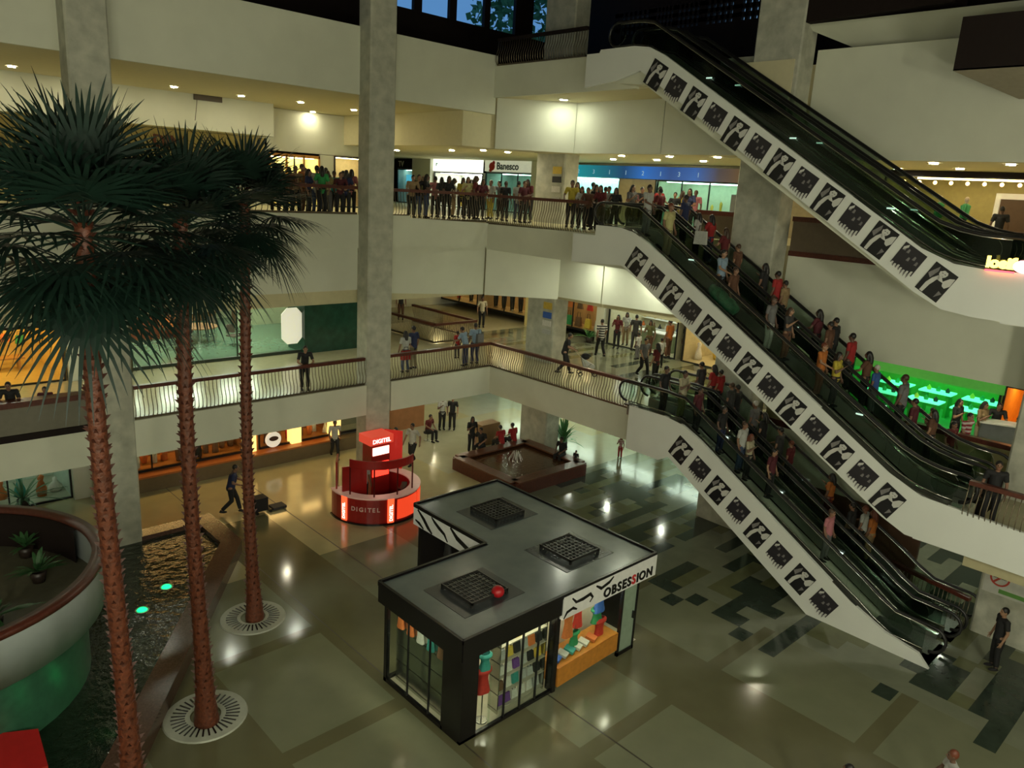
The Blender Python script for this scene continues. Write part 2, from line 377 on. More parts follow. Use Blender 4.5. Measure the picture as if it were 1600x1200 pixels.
# hill and tree outside the top windows
b = MB(); rnd = random.Random(3); n = 60; pr = None
for k in range(n):
    x = -60 + k * 5; h = 28 + 5 * math.sin(k * .31) + 2 * math.sin(k * .83)
    q = [(x, 150, -5), (x, 175, h)]
    if pr: b.face([pr[0], q[0], q[1], pr[1]])
    pr = q
struct(b.build('trim_2', M('far_hill', (.05, .10, .11), .9, noise_amt=.3, nscale=.1), smooth=True))
t = thing('tree', 'dark leafy tree outside the top floor windows', 'tree', (44, 46, 10))
b = MB(); b.tube([(44, 46, 10), (44, 46, 22)], [.35, .2], 8); b.build('trunk', wood_m, t)
b = MB()
for k in range(1400):
    a = Vector((rnd.gauss(0, 1), rnd.gauss(0, 1), rnd.gauss(0, 1))); a.normalize(); p = Vector((44, 46, 24)) + Vector((a.x * 5, a.y * 4, a.z * 5)) * rnd.uniform(.5, 1)
    u = Vector((rnd.gauss(0, 1), rnd.gauss(0, 1), rnd.gauss(0, 1))).normalized() * .5; v = Vector((rnd.gauss(0, 1), rnd.gauss(0, 1), rnd.gauss(0, 1))).normalized() * .4
    b.face([p, p + u, p + u + v, p + v])
b.build('foliage', M('outside_leaves', (.06, .16, .05), .6), t)
# ============================================================= recessed downlights
DL_ring = MB().lathe((0, 0, 0), [(.10, -.012), (.15, -.012), (.16, 0), (.16, .01), (.10, .01)], 16).mesh('ring', ring_m, smooth=True)
DL_len = {}
def downlight(x, y, z, label, group, m=lamp_m, r=1.0):
    t = thing('downlight', label, 'ceiling light', (x, y, z), group)
    o = bpy.data.objects.new('trim_ring', DL_ring); COL.objects.link(o); o.parent = t; o.scale = (r, r, 1)
    if m.name not in DL_len: DL_len[m.name] = MB().lathe((0, 0, 0), [(0, -.015), (.10, -.015), (.10, .005)], 16).mesh('lens', m)
    o = bpy.data.objects.new('lens', DL_len[m.name]); COL.objects.link(o); o.parent = t; o.scale = (r, r, 1)
    return t
# in the high soffit on the left, one row
for k, (px, py) in enumerate([(-120, 88), (18, 104), (145, 122), (272, 136), (377, 150), (470, 160), (553, 172)]):
    p = atz(px, py, 14.40); downlight(p.x, p.y, 14.40, 'recessed downlight in the high soffit above the palms, %s from the left of the row' % ORD[k + 1], 'downlights in the high soffit', r=1.1)
for k, (px, py) in enumerate([(489, 175), (492, 189), (528, 187)]):
    p = atz(px, py, 14.40); downlight(p.x, min(p.y, 36), 14.40, 'downlight in raised ceiling left of middle column, ' + ['top one', 'lower left one', 'lower right one'][k] + ' of three', 'downlights in the raised ceiling', r=1.0)
p = atx(881, 152, 22.75); downlight(22.75, p.y, 15.04, 'bright recessed downlight high in the soffit at the inside corner, alone', None, lampw_m, 1.5)
for k, (px, py) in enumerate([(620, 235), (706, 235), (755, 235), (793, 238)]):
    p = atz(px, py, 13.10); downlight(p.x, p.y, 13.10, 'downlight over the crowd by the bank shop, %s from the tall middle column' % ORD[k + 1], 'downlights before the bank shop', r=1.2)
for k, (px, py) in enumerate([(898, 247), (940, 240), (958, 249), (1016, 241), (1026, 250), (1100, 243), (1099, 252), (1403, 264), (1430, 250), (1500, 264), (1560, 253)]):
    p = atz(px, py, 13.10); downlight(max(p.x, 24.7 if px < 1300 else 26.2), p.y, 13.10, 'downlight in the ceiling above the blue sign and the menswear shop, %s from the left' % ORD[k + 1], 'downlights over the upper right walkway', r=1.25)
# under the second balcony, over the first floor walkways
k = 0
for x in (-6, -2, 1.5, 4.5, 8.5, 11.0, 13.8, 18.0, 20.6):
    k += 1; downlight(x, 26.6, 7.19, 'downlight under the second balcony by the glass office, %s from the left' % ORD[k], 'downlights over the first floor walkway', lampw_m, 1.3)
k = 0
for y in (29.5, 26.8, 23.2, 20.2, 17.5):
    k += 1; downlight(27.6, y, 7.19, 'downlight over the striped first floor walkway, %s from the far end' % ORD[k], 'downlights over the striped walkway', lamp_m, 1.4)
k = 0
for y in (12.2, 9.5, 6.8, 4.0):
    k += 1; downlight(26.4, y, 7.19, 'downlight over the walkway by the green-lit shop, %s from the far end' % ORD[k], 'downlights by the green shop', lamp_m, 1.1)
for k, (x, y) in enumerate(((23.2, 16.9), (22.2, 16.5), (22.6, 19.6))): downlight(x, y, 9.08, 'downlight under the second balcony edge by the middle escalator head, %s' % ['right one', 'middle one', 'left one'][k], 'downlights under the escalator landing', lampw_m, 1.5)
# under the first balcony, over the ground floor (these mirror in the polished floor)
k = 0
for px, py in [(300, 790), (345, 750), (448, 895), (488, 748), (515, 770), (550, 865), (600, 862), (835, 690)]:
    p = atz(px, py, 0); s = 1 + 3.04 / CAMZ
    k += 1; downlight(p.x * s, max(24.0, p.y * s), 3.04, 'small downlight under first balcony, %s of the row' % ORD[k], 'downlights under the first balcony', lamp_m, .8)
k = 0
for y in (28.2, 25.4, 23.8, 21.3, 18.1, 15.2, 12.2, 9.2, 6.3, 3.2):
    k += 1; downlight(27.4, y, 3.04, 'small downlight in the ground floor ceiling behind the escalators, %s from the far end' % ORD[k], 'downlights behind the escalators', lampw_m, 1.0)
k = 0
for x, y in ((19.5, 25.5), (22.0, 26.4), (24.4, 28.2), (21.2, 30.5), (24.6, 31.5), (28.5, 27.0)):  # extra downlights added to brighten this part of the ground floor
    k += 1; downlight(x, y, 3.04, 'small added downlight over the tan counter under the first balcony, %s' % ORD[k], 'added downlights over the tan counter', lamp_m, 1.0)
# ============================================================= railings with bowed balusters
def baluster_mesh(h, out):     # out: unit vector pointing to the void
    o = Vector(out); b = MB()
    pts = [Vector((0, 0, 0)) + o * .05, Vector((0, 0, h * .12)) + o * .12, Vector((0, 0, h * .35)) + o * .13, Vector((0, 0, h * .65)) + o * .03, Vector((0, 0, h)) ]
    b.tube(pts, .013, 5); return b.mesh('baluster', bronze_m, smooth=True)
def railing(a, c, z, h, out, label, rail_w=.075, step=.125, rail_m=wood_m, group='balcony railings', cap=.11):
    a = Vector(a); c = Vector(c); L = (c - a).length; mid = (a + c) / 2
    t = thing('balcony_railing', label, 'railing', (mid.x, mid.y, z), group)
    b = MB(); b.slab(a, c, rail_w, z + h - cap, z + h); b.build('handrail', rail_m, t)
    b = MB(); b.slab(a, c, .045, z + .0, z + .07); b.build('bottom_rail', bronze_m, t)
    n = max(1, int(L / step)); me = baluster_mesh(h - cap - .03, out)
    many = []
    for k in range(n + 1):
        p = a + (c - a) * (k / n)
        if k < 100:
            o = bpy.data.objects.new('baluster', me); COL.objects.link(o); o.parent = t; o.location = (p.x - mid.x, p.y - mid.y, .05)
    return t
OUTA = (0, -1, 0); OUTB = (-1, 0, 0)
railing((7.08, 23.6), (15.12, 23.6), 4.2, 1.05, OUTA, 'first floor railing with dark red handrail between the two left columns')
railing((16.22, 23.6), (21.38, 23.6), 4.2, 1.05, OUTA, 'first floor railing from the tall middle column to the inside corner')
railing((21.38, 23.58), (21.38, 15.5), 4.2, 1.05, OUTB, 'first floor railing from the inside corner to the lower escalator')
railing((20.62, 4.9), (20.62, 0.5), 4.3, 1.0, OUTB, 'first floor railing right of the foot of the middle escalator')
railing((-6, 24.2), (15.12, 24.2), 10.38, .98, OUTA, 'second floor railing behind the palm crowns', step=.2)
railing((16.22, 24.2), (17.4, 24.2), 10.35, 1.0, OUTA, 'short second floor railing piece beside the tall middle column')
railing((17.45, 24.25), (21.3, 24.25), 10.2, 1.15, OUTA, 'second floor railing in front of the bank shop crowd')
railing((21.38, 24.2), (21.38, 18.7), 10.12, 1.2, OUTB, 'second floor railing from the inside corner to the middle escalator')
railing((21.36, 24.0), (21.36, 19.4), 16.2, 1.0, OUTB, 'dark top floor railing at the upper escalator head', rail_m=dark_m)
railing((24.3, 8.4), (23.5, 4.95), 0.02, 1.0, OUTB, 'ground floor railing behind the foot of the lower escalator')
# wall of the first floor opening further back
for a, c, o, l in [((22.2, 28.55), (24.8, 28.55), OUTA, 'near side'), ((22.2, 28.55), (22.2, 33.9), OUTB, 'left side'), ((24.8, 28.55), (24.8, 33.9), (1, 0, 0), 'right side')]:
    railing(a, c, 4.2, .95, o, 'railing round the small floor opening on the first floor, ' + l, rail_w=.09)

# ============================================================= escalators
def esc(XN, top, knee, foot, end, name, nl, zt, ends, clad, lowpoly):
    """top/knee/foot/end: (y,z) of the cladding's upper edge. Two lanes side by side."""
    for lane, (x0, x1) in enumerate(((20.72, 22.1), (22.42, 23.8))):
        ty, tz = top; ky, kz = knee; fy, fz = foot; ey, ez = end
        t = thing('escalator', '%s escalator, %s lane' % (name, ['near' if lane == 0 else 'far'][0] + (' with posters on its side' if lane == 0 else ', beside the wall')), 'escalator', ((x0 + x1) / 2, (fy + ky) / 2, fz - .4), 'escalator lanes')
        sl = (kz - fz) / (ky - fy)
        st = []   # step line profile
        dz = .22
        prof = [(ty, tz - dz), (ky + .6, tz - dz - .02), (ky, kz - dz), (fy, fz - dz + .0), (fy - .7, ez - .17), (ey, ez - .20)]
        # stepped belt
        b = MB(); pl = []
        y = ty; pl.append((ty, tz - .3))
        yy = ky + .5; zz = tz - .3
        pl.append((yy, zz))
        bot = ez - .22
        while zz > bot + .12 and yy > fy - 1.2:
            dzs = .4 * sl; zz2 = max(zz - dzs, bot)
            pl.append((yy, zz2)); yy -= .4; pl.append((yy, zz2)); zz = zz2
        pl.append((ey + .1, zz))
        poly = pl + [(q[0], q[1] - .35) for q in reversed(pl)]
        for i in range(len(pl) - 1):
            (ya, za), (yb, zb) = pl[i], pl[i + 1]
            b.face([(x0 + .18, ya, za), (x1 - .18, ya, za), (x1 - .18, yb, zb), (x0 + .18, yb, zb)])
        b.build('steps', step_m, t)
        # truss box below
        b = MB(); lower = [(ty, tz - 1.1), (ky, kz - 1.15), (fy + .1, fz - 1.15), (fy - .6, max(ez - 1.2, zt)), (ey, max(ez - 1.2, zt))]
        upper = [(ty, tz - .45), (ky + .1, kz - .55), (fy, fz - .55), (fy - .7, ez - .3), (ey, ez - .3)]
        if lane == 1 or True:
            b.prism(upper + list(reversed(lower)), 'x', x0, x1); b.build('truss', black_m if lane else wall_m, t)
        # skirts, glass balustrades, handrails
        path = [(ty + .15, tz), (ky + .6, tz), (ky + .25, tz - .04), (ky - .1, kz - .1 * sl)]
        path += [(fy + .3, fz + .3 * sl), (fy - .1, fz - .05), (fy - .6, (fz + ez) / 2 - .05), (fy - 1.1, ez + .03), (ey + .25, ez)]
        for xx in (x0 + .08, x1 - .08):
            b = MB()
            for i in range(len(path) - 1):
                (ya, za), (yb, zb) = path[i], path[i + 1]
                b.hexa([(xx - .07, yb, zb - .42), (xx + .07, yb, zb - .42), (xx + .07, ya, za - .42), (xx - .07, ya, za - .42), (xx - .07, yb, zb - .02), (xx + .07, yb, zb - .02), (xx + .07, ya, za - .02), (xx - .07, ya, za - .02)])
            b.build('skirt', M('dark_skirt_metal', (.28, .31, .27), .28, .8), t)
            b = MB()
            for i in range(len(path) - 1):
                (ya, za), (yb, zb) = path[i], path[i + 1]
                b.hexa([(xx - .006, yb, zb - .02), (xx + .006, yb, zb - .02), (xx + .006, ya, za - .02), (xx - .006, ya, za - .02), (xx - .006, yb, zb + .72), (xx + .006, yb, zb + .72), (xx + .006, ya, za + .72), (xx - .006, ya, za + .72)])
            b.build('glass_balustrade', eglass_m, t)
            hp = [(xx, a_, z_ + .77) for a_, z_ in path]
            ya, za = path[-1]; R_ = .36
            endc = [(xx, ya - .15 - R_ * math.sin(q), za + .77 - R_ + R_ * math.cos(q)) for q in [math.pi * j / 8 for j in range(9)]]
            ta, tza = path[0]
            topc = [(xx, ta + .1 + R_ * math.sin(q), tza + .77 - R_ + R_ * math.cos(q)) for q in [math.pi * j / 8 for j in range(9)]]
            b = MB(); b.tube(list(reversed(topc)) + hp + endc, .045, 7); b.build('handrail', rubber_m, t, True)
            b = MB()
            for i in range(len(path) - 1):
                (ya, za), (yb, zb) = path[i], path[i + 1]
                b.hexa([(xx - .085, yb, zb - .02), (xx + .085, yb, zb - .02), (xx + .085, ya, za - .02), (xx - .085, ya, za - .02), (xx - .085, yb, zb + .0), (xx + .085, yb, zb + .0), (xx + .085, ya, za + .0), (xx - .085, ya, za + .0)])
            b.build('inner_deck', steel_m, t)
            b = MB(); b.tube([(q[0], q[1], q[2] - .055) for q in hp], .022, 5); b.tube([(q[0], q[1], q[2] - .72) for q in hp], .02, 5); b.build('steel_strip', steel_m, t, True)
            for (cy, cz) in ((ya - .15, za + .41), (ta + .1, tza + .41)):
                b = MB(); b.prism([(cy + .33 * math.cos(q), cz + .33 * math.sin(q)) for q in [2 * math.pi * j / 14 for j in range(14)]], 'x', xx - .008, xx + .008); b.build('newel_glass', eglass_m, t)
        if lane == 0:
            b = MB(); b.prism(clad, 'x', 20.52, 20.62); b.build('side_cladding', white_m, t)
            b = MB()
            pt = [(q[0], q[1]) for q in path]
            for i in range(len(pt) - 1):
                (ya, za), (yb, zb) = pt[i], pt[i + 1]
                b.hexa([(20.53, yb, zb - .03), (20.8, yb, zb - .03), (20.8, ya, za - .03), (20.53, ya, za - .03), (20.53, yb, zb + .015), (20.8, yb, zb + .015), (20.8, ya, za + .015), (20.53, ya, za + .015)])
            b.build('deck_strip', M('dark_deck_metal', (.10, .10, .09), .3, .8), t)
        n = 3
        for i in range(n):   # small glowing bars put in as highlights along the skirt
            f = (i + .5) / n; yq = fy + (ky - fy) * f; zq = fz + (kz - fz) * f
            b = MB(); b.box(x1 - .17, x1 - .14, yq - .1, yq + .1, zq + .02, zq + .06); b.build('skirt_glint', M('skirt_glint_glow', (1, 1, .9), .4, em=(.8, 1, .9), es=1.2), t)
esc(20.55, (15.5, 4.62), (13.5, 4.62), (7.10, .95), (4.95, .30), 'lower', 0, 0.0, None,
    [(15.4, 3.08), (14.0, 3.06), (13.62, 3.28), (8.27, .0), (4.89, 0.0), (5.2, .32), (6.1, .5), (7.1, .95), (12.5, 4.18), (13.2, 4.5), (13.9, 4.62), (15.4, 4.62)], None)
esc(20.55, (17.3, 10.55), (16.1, 10.55), (6.75, 4.92), (5.0, 4.55), 'middle', 1, 3.4, None,
    [(18.6, 9.2), (16.3, 9.3), (15.6, 8.92), (6.75, 3.68), (6.1, 3.4), (3.3, 3.36), (3.3, 4.4), (5.1, 4.5), (5.9, 4.56), (6.75, 4.92), (15.3, 10.13), (15.9, 10.42), (16.5, 10.55), (17.58, 10.55), (17.58, 10.2), (18.6, 10.2)], None)
esc(20.55, (17.3, 16.25), (16.2, 16.2), (6.9, 10.72), (4.9, 10.4), 'upper', 2, 9.3, None,
    [(18.6, 15.05), (17.2, 15.2), (16.3, 15.45), (15.8, 15.16), (7.0, 9.68), (6.3, 9.34), (5.6, 9.26), (3.3, 9.2), (3.3, 10.4), (5.5, 10.4), (6.2, 10.46), (7.0, 10.76), (12.7, 14.22), (15.4, 15.85), (16.0, 16.12), (16.6, 16.2), (18.0, 16.2), (18.05, 16.1), (18.6, 16.1)], None)
# escalator undersides between the lanes
# ============================================================= posters on the three flights
paper_m = M('poster_paper', (.55, .55, .52), .45, noise_amt=.02); ink_m = M('poster_ink', (.012, .012, .014), .35); mid_m = M('poster_grey', (.20, .19, .19), .4, noise_amt=.3, nscale=9)
def poster_meshes(slope):
    u = Vector((0, -1, -slope)).normalized(); v = Vector((0, -slope * -1 * -1, 1)); v = (Vector((0, 0, 1)) - u * u.z).normalized()
    out = []
    W_, H_ = .32, .39
    def P(a, c, d=0): return Vector((-.004 * d, 0, 0)) + u * (a * W_) + v * (c * H_)
    # kind A: a portrait, pale face and arm over black
    bk = MB(); bk.obox((0, 0, 0), u, v, (1, 0, 0), W_, H_, .006)
    f1 = MB()
    def blob(mb, pts, d): mb.face([P(a, c, d) for a, c in pts])
    blob(f1, [(-.30, .70), (-.22, .86), (.0, .95), (.25, .88), (.35, .70), (.28, .52), (.15, .42), (-.1, .38), (-.25, .5)], 3)
    blob(f1, [(-.62, -.95), (-.62, -.35), (-.45, .1), (-.2, .42), (.05, .36), (-.12, .05), (-.28, -.35), (-.35, -.95)], 3)
    blob(f1, [(.35, .25), (.62, .62), (.95, .78), (.98, .25), (.75, -.05), (.5, .0)], 3)
    blob(f1, [(-.2, .38), (.1, .42), (.4, .2), (.2, .12), (-.1, .2)], 3)
    f2 = MB()
    blob(f2, [(-.34, .68), (-.2, .98), (.1, 1.0), (.36, .86), (.2, .84), (-.05, .86), (-.2, .72)], 5)
    blob(f2, [(-.12, .68), (.0, .69), (.0, .65), (-.12, .64)], 5); blob(f2, [(.1, .69), (.22, .68), (.22, .64), (.1, .65)], 5); blob(f2, [(.0, .50), (.12, .51), (.1, .47)], 5)
    blob(f2, [(-.1, .15), (.3, .18), (.6, -.05), (.55, -.92), (-.3, -.92), (-.25, -.35)], 5)
    g = MB(); blob(g, [(-.95, .2), (-.5, .9), (-.4, .6), (-.6, .0)], 2); blob(g, [(.4, -.3), (.9, -.4), (.5, -.9)], 2)
    out.append((bk, ink_m, [('portrait_figure', f1, paper_m), ('portrait_shadows', f2, ink_m), ('portrait_midtone', g, mid_m)]))
    # kind B: dark group with a ragged pale lower edge
    bk = MB(); bk.obox(P(0, .12), u, v, (1, 0, 0), W_, H_ * .78, .006)
    f = MB(); rr = random.Random(4)
    for k in range(7):
        a = -.95 + k * .28; h = rr.uniform(.1, .35); blob(f, [(a, -.66), (a + .2, -.66), (a + .17, -.66 + h), (a + .03, -.66 + h * .8)], 3)
    g = MB()
    for k in range(5):
        a = -.85 + k * .36; c0 = rr.uniform(-.2, .55); blob(g, [(a, c0), (a + .22, c0 + .03), (a + .2, c0 + .25), (a + .06, c0 + .28)], 2)
    w = MB()
    for k in range(6):
        a = -.8 + k * .28; blob(w, [(a, -.66), (a + .18, -.66), (a + .15, -.66 - rr.uniform(.1, .33)), (a + .02, -.72)], 2)
    blob(f, [(-.9, .6), (-.6, .88), (-.55, .7), (-.85, .4)], 3)
    out.append((bk, M('poster_dark', (.025, .023, .028), .35), [('pale_shapes', f, paper_m), ('grey_figures', g, mid_m), ('torn_edge', w, mid_m)]))
    return out
for nm, n, a, c in (('lower', 8, (13.16, 3.65), (7.85, .55)), ('middle', 13, (15.69, 9.5), (6.67, 4.16)), ('upper', 13, (15.65, 15.28), (6.51, 9.98))):
    kinds = poster_meshes((a[1] - c[1]) / (a[0] - c[0]))
    mm = []
    for bk, m, subs in kinds: mm.append((bk.mesh('poster', m), [(q, s.mesh(q, ms)) for q, s, ms in subs]))
    for k in range(n):
        f = k / (n - 1); y = a[0] + (c[0] - a[0]) * f; z = a[1] + (c[1] - a[1]) * f
        kind = k % 2
        o = bpy.data.objects.new('poster', mm[kind][0]); COL.objects.link(o); o.location = (20.508, y, z)
        tag(o, '%s, %s from top on %s escalator side' % (['black and white portrait poster', 'dark group poster with ragged lower edge'][kind], ORD[k + 1], nm), 'poster', 'posters on the escalator sides')
        for q, me in mm[kind][1]:
            s = bpy.data.objects.new(q, me); COL.objects.link(s); s.parent = o
# ============================================================= black-roofed accessories kiosk
KX0, KX1, KY0, KY1, KW0, KY2 = 9.08, 15.62, 10.39, 13.45, 12.38, 16.6
kt = thing('shop_kiosk', 'black L-shaped shop kiosk with flat grey roof and OBSESSION sign', 'kiosk', (12.3, 12, 0))
roof_m = M('roof_grey_gloss', (.12, .15, .15), .18, nscale=2, noise_amt=.12, spec=.8)
L_ = [(KX0, KY0), (KX1, KY0), (KX1, KY2), (KW0, KY2), (KW0, KY1), (KX0, KY1)]
b = MB(); b.prism([(x + (.05 if x < 10 or x == KW0 else -.05), y + (.05 if y == KY0 else -.05)) for x, y in L_], 'z', 2.50, 2.58); b.build('roof', roof_m, kt)
b = MB()
def seg_band(b, pts, z0, z1, w, skip=()):
    for i in range(len(pts)):
        if i in skip: continue
        b.slab(pts[i], pts[(i + 1) % len(pts)], w, z0, z1)
seg_band(b, L_, 2.52, 2.63, .035); b.build('roof_edge', black_m, kt)
for q in ((KX0, 12.06, KY0 - .02, KY0 + .06), (KX0 - .02, KX0 + .06, KY0, KY1), (KX0, KW0, KY1 - .06, KY1), (KX1 - .06, KX1, KY0, KY2), (KW0, KX1, KY2 - .06, KY2)):
    MB().box(*q, 2.1, 2.6).build('fascia', black_m, kt)
sgn = M('kiosk_sign_white', (.62, .62, .58), .4, em=(.8, .8, .7), es=.06)
b = MB(); b.box(12.06, KX1 + .01, KY0 - .04, KY0 + .05, 1.98, 2.56); sf = b.build('sign_board', sgn, kt)
b = MB(); b.box(KW0 - .02, KW0 + .06, KY1 + .02, KY2, 1.98, 2.56); sb = b.build('sign_board', sgn, kt)
xq = 13.5
for ch in 'OBSESSION':
    red = xq > 14.3 and ch == 'S'
    tb = text_mb(ch, .34, (xq, KY0 - .05, 2.05), X3, Z3, .01, .012)
    w_ = max(v[0] for v in tb.v) - xq
    tb.build('sign_letter', M('sign_red', (.5, .02, .02), .4) if (red and ch == 'S' and xq > 14.45) else black_m, sf); xq += w_ + .03
def swirl(pts, w, plane, fixed):
    b = MB(); n = len(pts)
    from_ = []
    for i in range(n):
        p = Vector(pts[i]); t = Vector(pts[min(i + 1, n - 1)]) - Vector(pts[max(i - 1, 0)]); t.normalize(); nn = Vector((-t.y, t.x))
        ww = w * (.25 + .75 * math.sin(math.pi * (i + .3) / (n - .4)))
        from_.append((p + nn * ww, p - nn * ww))
    for i in range(n - 1):
        q = [from_[i][0], from_[i + 1][0], from_[i + 1][1], from_[i][1]]
        if plane == 'y': b.face([(p.x, fixed, p.y) for p in q]); 
        else: b.face([(fixed, p.x, p.y) for p in q])
    return b
sw = [([(12.35, 2.45), (12.5, 2.3), (12.75, 2.3), (13.0, 2.34), (13.1, 2.22), (13.0, 2.12)], .05), ([(12.1, 2.0), (12.2, 2.14), (12.4, 2.18), (12.55, 2.1)], .045), ([(13.2, 2.48), (13.4, 2.35), (13.7, 2.42), (13.85, 2.52)], .05)]
for pts, w in sw: swirl(pts, w, 'y', KY0 - .045).build('sign_swirl', black_m, sf)
for pts, w in [([(16.4, 2.5), (16.1, 2.3), (15.9, 2.12), (15.7, 2.0)], .07), ([(15.75, 2.5), (15.6, 2.4), (15.4, 2.3), (15.15, 2.2), (15.0, 2.02)], .06), ([(14.9, 2.5), (14.6, 2.3), (14.2, 2.18), (13.8, 2.1)], .08), ([(16.5, 2.15), (16.3, 2.1), (16.1, 2.0)], .05)]:
    swirl(pts, w, 'x', KW0 - .025).build('sign_swirl', black_m, sb)
for q in ((KX0 + .1, KX0 + .55, KY0 + .08, KY0 + .75), (KX0 + .1, KX0 + .2, KY1 - .2, KY1 - .1), (12.0, 12.12, KY0 + .06, KY0 + .3), (KX1 - .6, KX1 - .55, KY0 + .1, KY0 + .2), (KW0 + .1, KW0 + .2, KY1, KY1 + .1), (KW0 + .1, KW0 + .2, KY2 - .2, KY2 - .1)):
    MB().box(*q, 0, 2.12).build('corner_post', black_m, kt)
MB().box(KX1 - .2, KX1 - .1, KY0 + .4, KY2 - .1, 0, 2.12).build('rear_wall', black_m, kt); MB().box(KW0 + .2, KX1 - .2, KY2 - .2, KY2 - .1, 0, 2.12).build('rear_wall', black_m, kt)
b = MB(); b.box(KX0 + .1, 12.1, KY0 + .08, KY0 + .16, .0, .07); b.box(KX0 + .1, KX0 + .18, KY0 + .7, KY1 - .1, 0, .1); b.box(KW0 + .1, KW0 + .18, KY1, KY2, 0, .1); b.box(KX0 + .1, KW0, KY1 - .18, KY1 - .1, 0, .1)
b.build('plinth', black_m, kt)
b = MB(); b.box(KX0 + .12, KX0 + .135, KY0 + .75, KY1 - .2, .1, 2.1); b.build('glass_panel', pane_m, kt)
b = MB(); b.box(10.0, 12.0, KY0 + .11, KY0 + .125, .07, 2.1); b.build('glass_panel', pane_m, kt)
b = MB(); b.box(KX0 + .55, 10.0, KY0 + .06, KY0 + .075, .07, 2.1); b.build('glass_door', pane_m, kt)
mf = M('dark_frame', (.03, .03, .03), .3, .6)
for x in (10.45, 10.95, 11.45): MB().box(x, x + .03, KY0 + .09, KY0 + .14, .07, 2.1).build('glass_mullion', mf, kt)
for y in (11.6, 12.4): MB().box(KX0 + .1, KX0 + .14, y, y + .03, .1, 2.1).build('glass_mullion', mf, kt)
# show window with yellow base and glass door at the right
b = MB(); b.hexa([(12.14, KY0 + .02, .12), (14.36, KY0 + .02, .22), (14.36, KY0 + .7, .22), (12.14, KY0 + .7, .12), (12.14, KY0 + .02, .62), (14.36, KY0 + .02, .72), (14.36, KY0 + .7, .72), (12.14, KY0 + .7, .62)]); b.build('window_base', M('orange_wood', (.50, .20, .03), .35, nscale=9, noise_amt=.15), kt)
b = MB(); b.box(12.14, 14.36, KY0 + .03, KY0 + .045, .7, 2.0); b.build('window_glass', pane_m, kt)
b = MB(); b.box(14.4, 14.46, KY0 + .02, KY0 + .1, .0, 2.0); b.box(15.0, 15.06, KY0 + .02, KY0 + .1, 0, 2.0); b.box(14.4, 15.06, KY0 + .02, KY0 + .1, 0, .1); b.build('door_frame', black_m, kt)
b = MB(); b.box(14.46, 15.0, KY0 + .05, KY0 + .06, .1, 1.98); dd = b.build('door_panel', M('pale_green_glass', (.25, .33, .25), .15), kt)
b = MB(); b.box(14.9, 14.94, KY0 - .01, KY0 + .05, .95, 1.15); b.build('door_handle', black_m, dd)
# interior
b = MB(); b.box(KX0 + .2, KX1 - .2, KY0 + .2, KY1 - .15, .005, .02); b.box(KW0 + .2, KX1 - .2, KY1 - .2, KY2 - .2, .005, .02); b.build('kiosk_floor', M('kiosk_floor_cream', (.55, .50, .38), .3), kt)
b = MB(); b.box(KX0 + .1, KX1 - .1, KY0 + .1, KY1 - .1, 2.44, 2.49); b.box(KW0 + .1, KX1 - .1, KY1 - .1, KY2 - .1, 2.44, 2.49); b.build('kiosk_ceiling', M('kiosk_ceiling_white', (.6, .58, .5), .6), kt)
b = MB(); b.box(12.2, 12.26, KY0 + .7, KY1 - .2, .1, 2.4); b.box(12.2, 14.6, KY0 + .95, KY0 + 1.0, .1, 2.4); b.build('partition', M('kiosk_partition', (.55, .5, .4), .6), kt)
tube_m = M('kiosk_strip_light', (1, 1, 1), .4, em=(1, .93, .70), es=34 * LAMP)
for x0, x1, y0, y1 in ((9.9, 11.9, 10.75, 10.82), (9.24, 9.31, 11.3, 13.2), (10.0, 11.8, 12.2, 12.27), (12.4, 14.2, 10.62, 10.69), (14.6, 15.3, 10.8, 10.87)):
    b = MB(); b.box(x0, x1, y0, y1, 2.38, 2.43); b.build('strip_light', tube_m, kt)
# roof vents
for i, (x, y) in enumerate(((10.58, 11.8), (13.95, 14.75), (13.85, 11.85))):
    b = MB(); b.box(x - .9, x + .9, y - .75, y + .75, 2.575, 2.59); b.build('roof_patch', M('roof_patch_dark', (.035, .042, .045), .25), kt)
    t = b = MB(); s = .52
    for k in range(9):
        q = -s + k * (2 * s / 8); b.box(x - s, x + s, y + q - .015, y + q + .015, 2.68, 2.71); b.box(x + q - .015, x + q + .015, y - s, y + s, 2.68, 2.705)
    for ax, ay in ((-s, -s), (s, -s), (s, s), (-s, s)): b.box(x + ax - .03, x + ax + .03, y + ay - .03, y + ay + .03, 2.58, 2.72)
    b.box(x - s - .03, x + s + .03, y - s - .03, y - s, 2.66, 2.73); b.box(x - s - .03, x + s + .03, y + s, y + s + .03, 2.66, 2.73); b.box(x - s - .03, x - s, y - s, y + s, 2.66, 2.73); b.box(x + s, x + s + .03, y - s, y + s, 2.66, 2.73)
    b.build('roof_vent_grille', M('vent_metal', (.035, .035, .033), .4, .4), kt)
tag(MB().ball((10.83, 11.28, 2.73), (.15, .15, .14), nu=16, nv=10).build('red_ball', M('ball_red', (.42, .01, .015), .3), smooth=True), 'small red ball lying on the kiosk roof beside the front vent', 'ball')
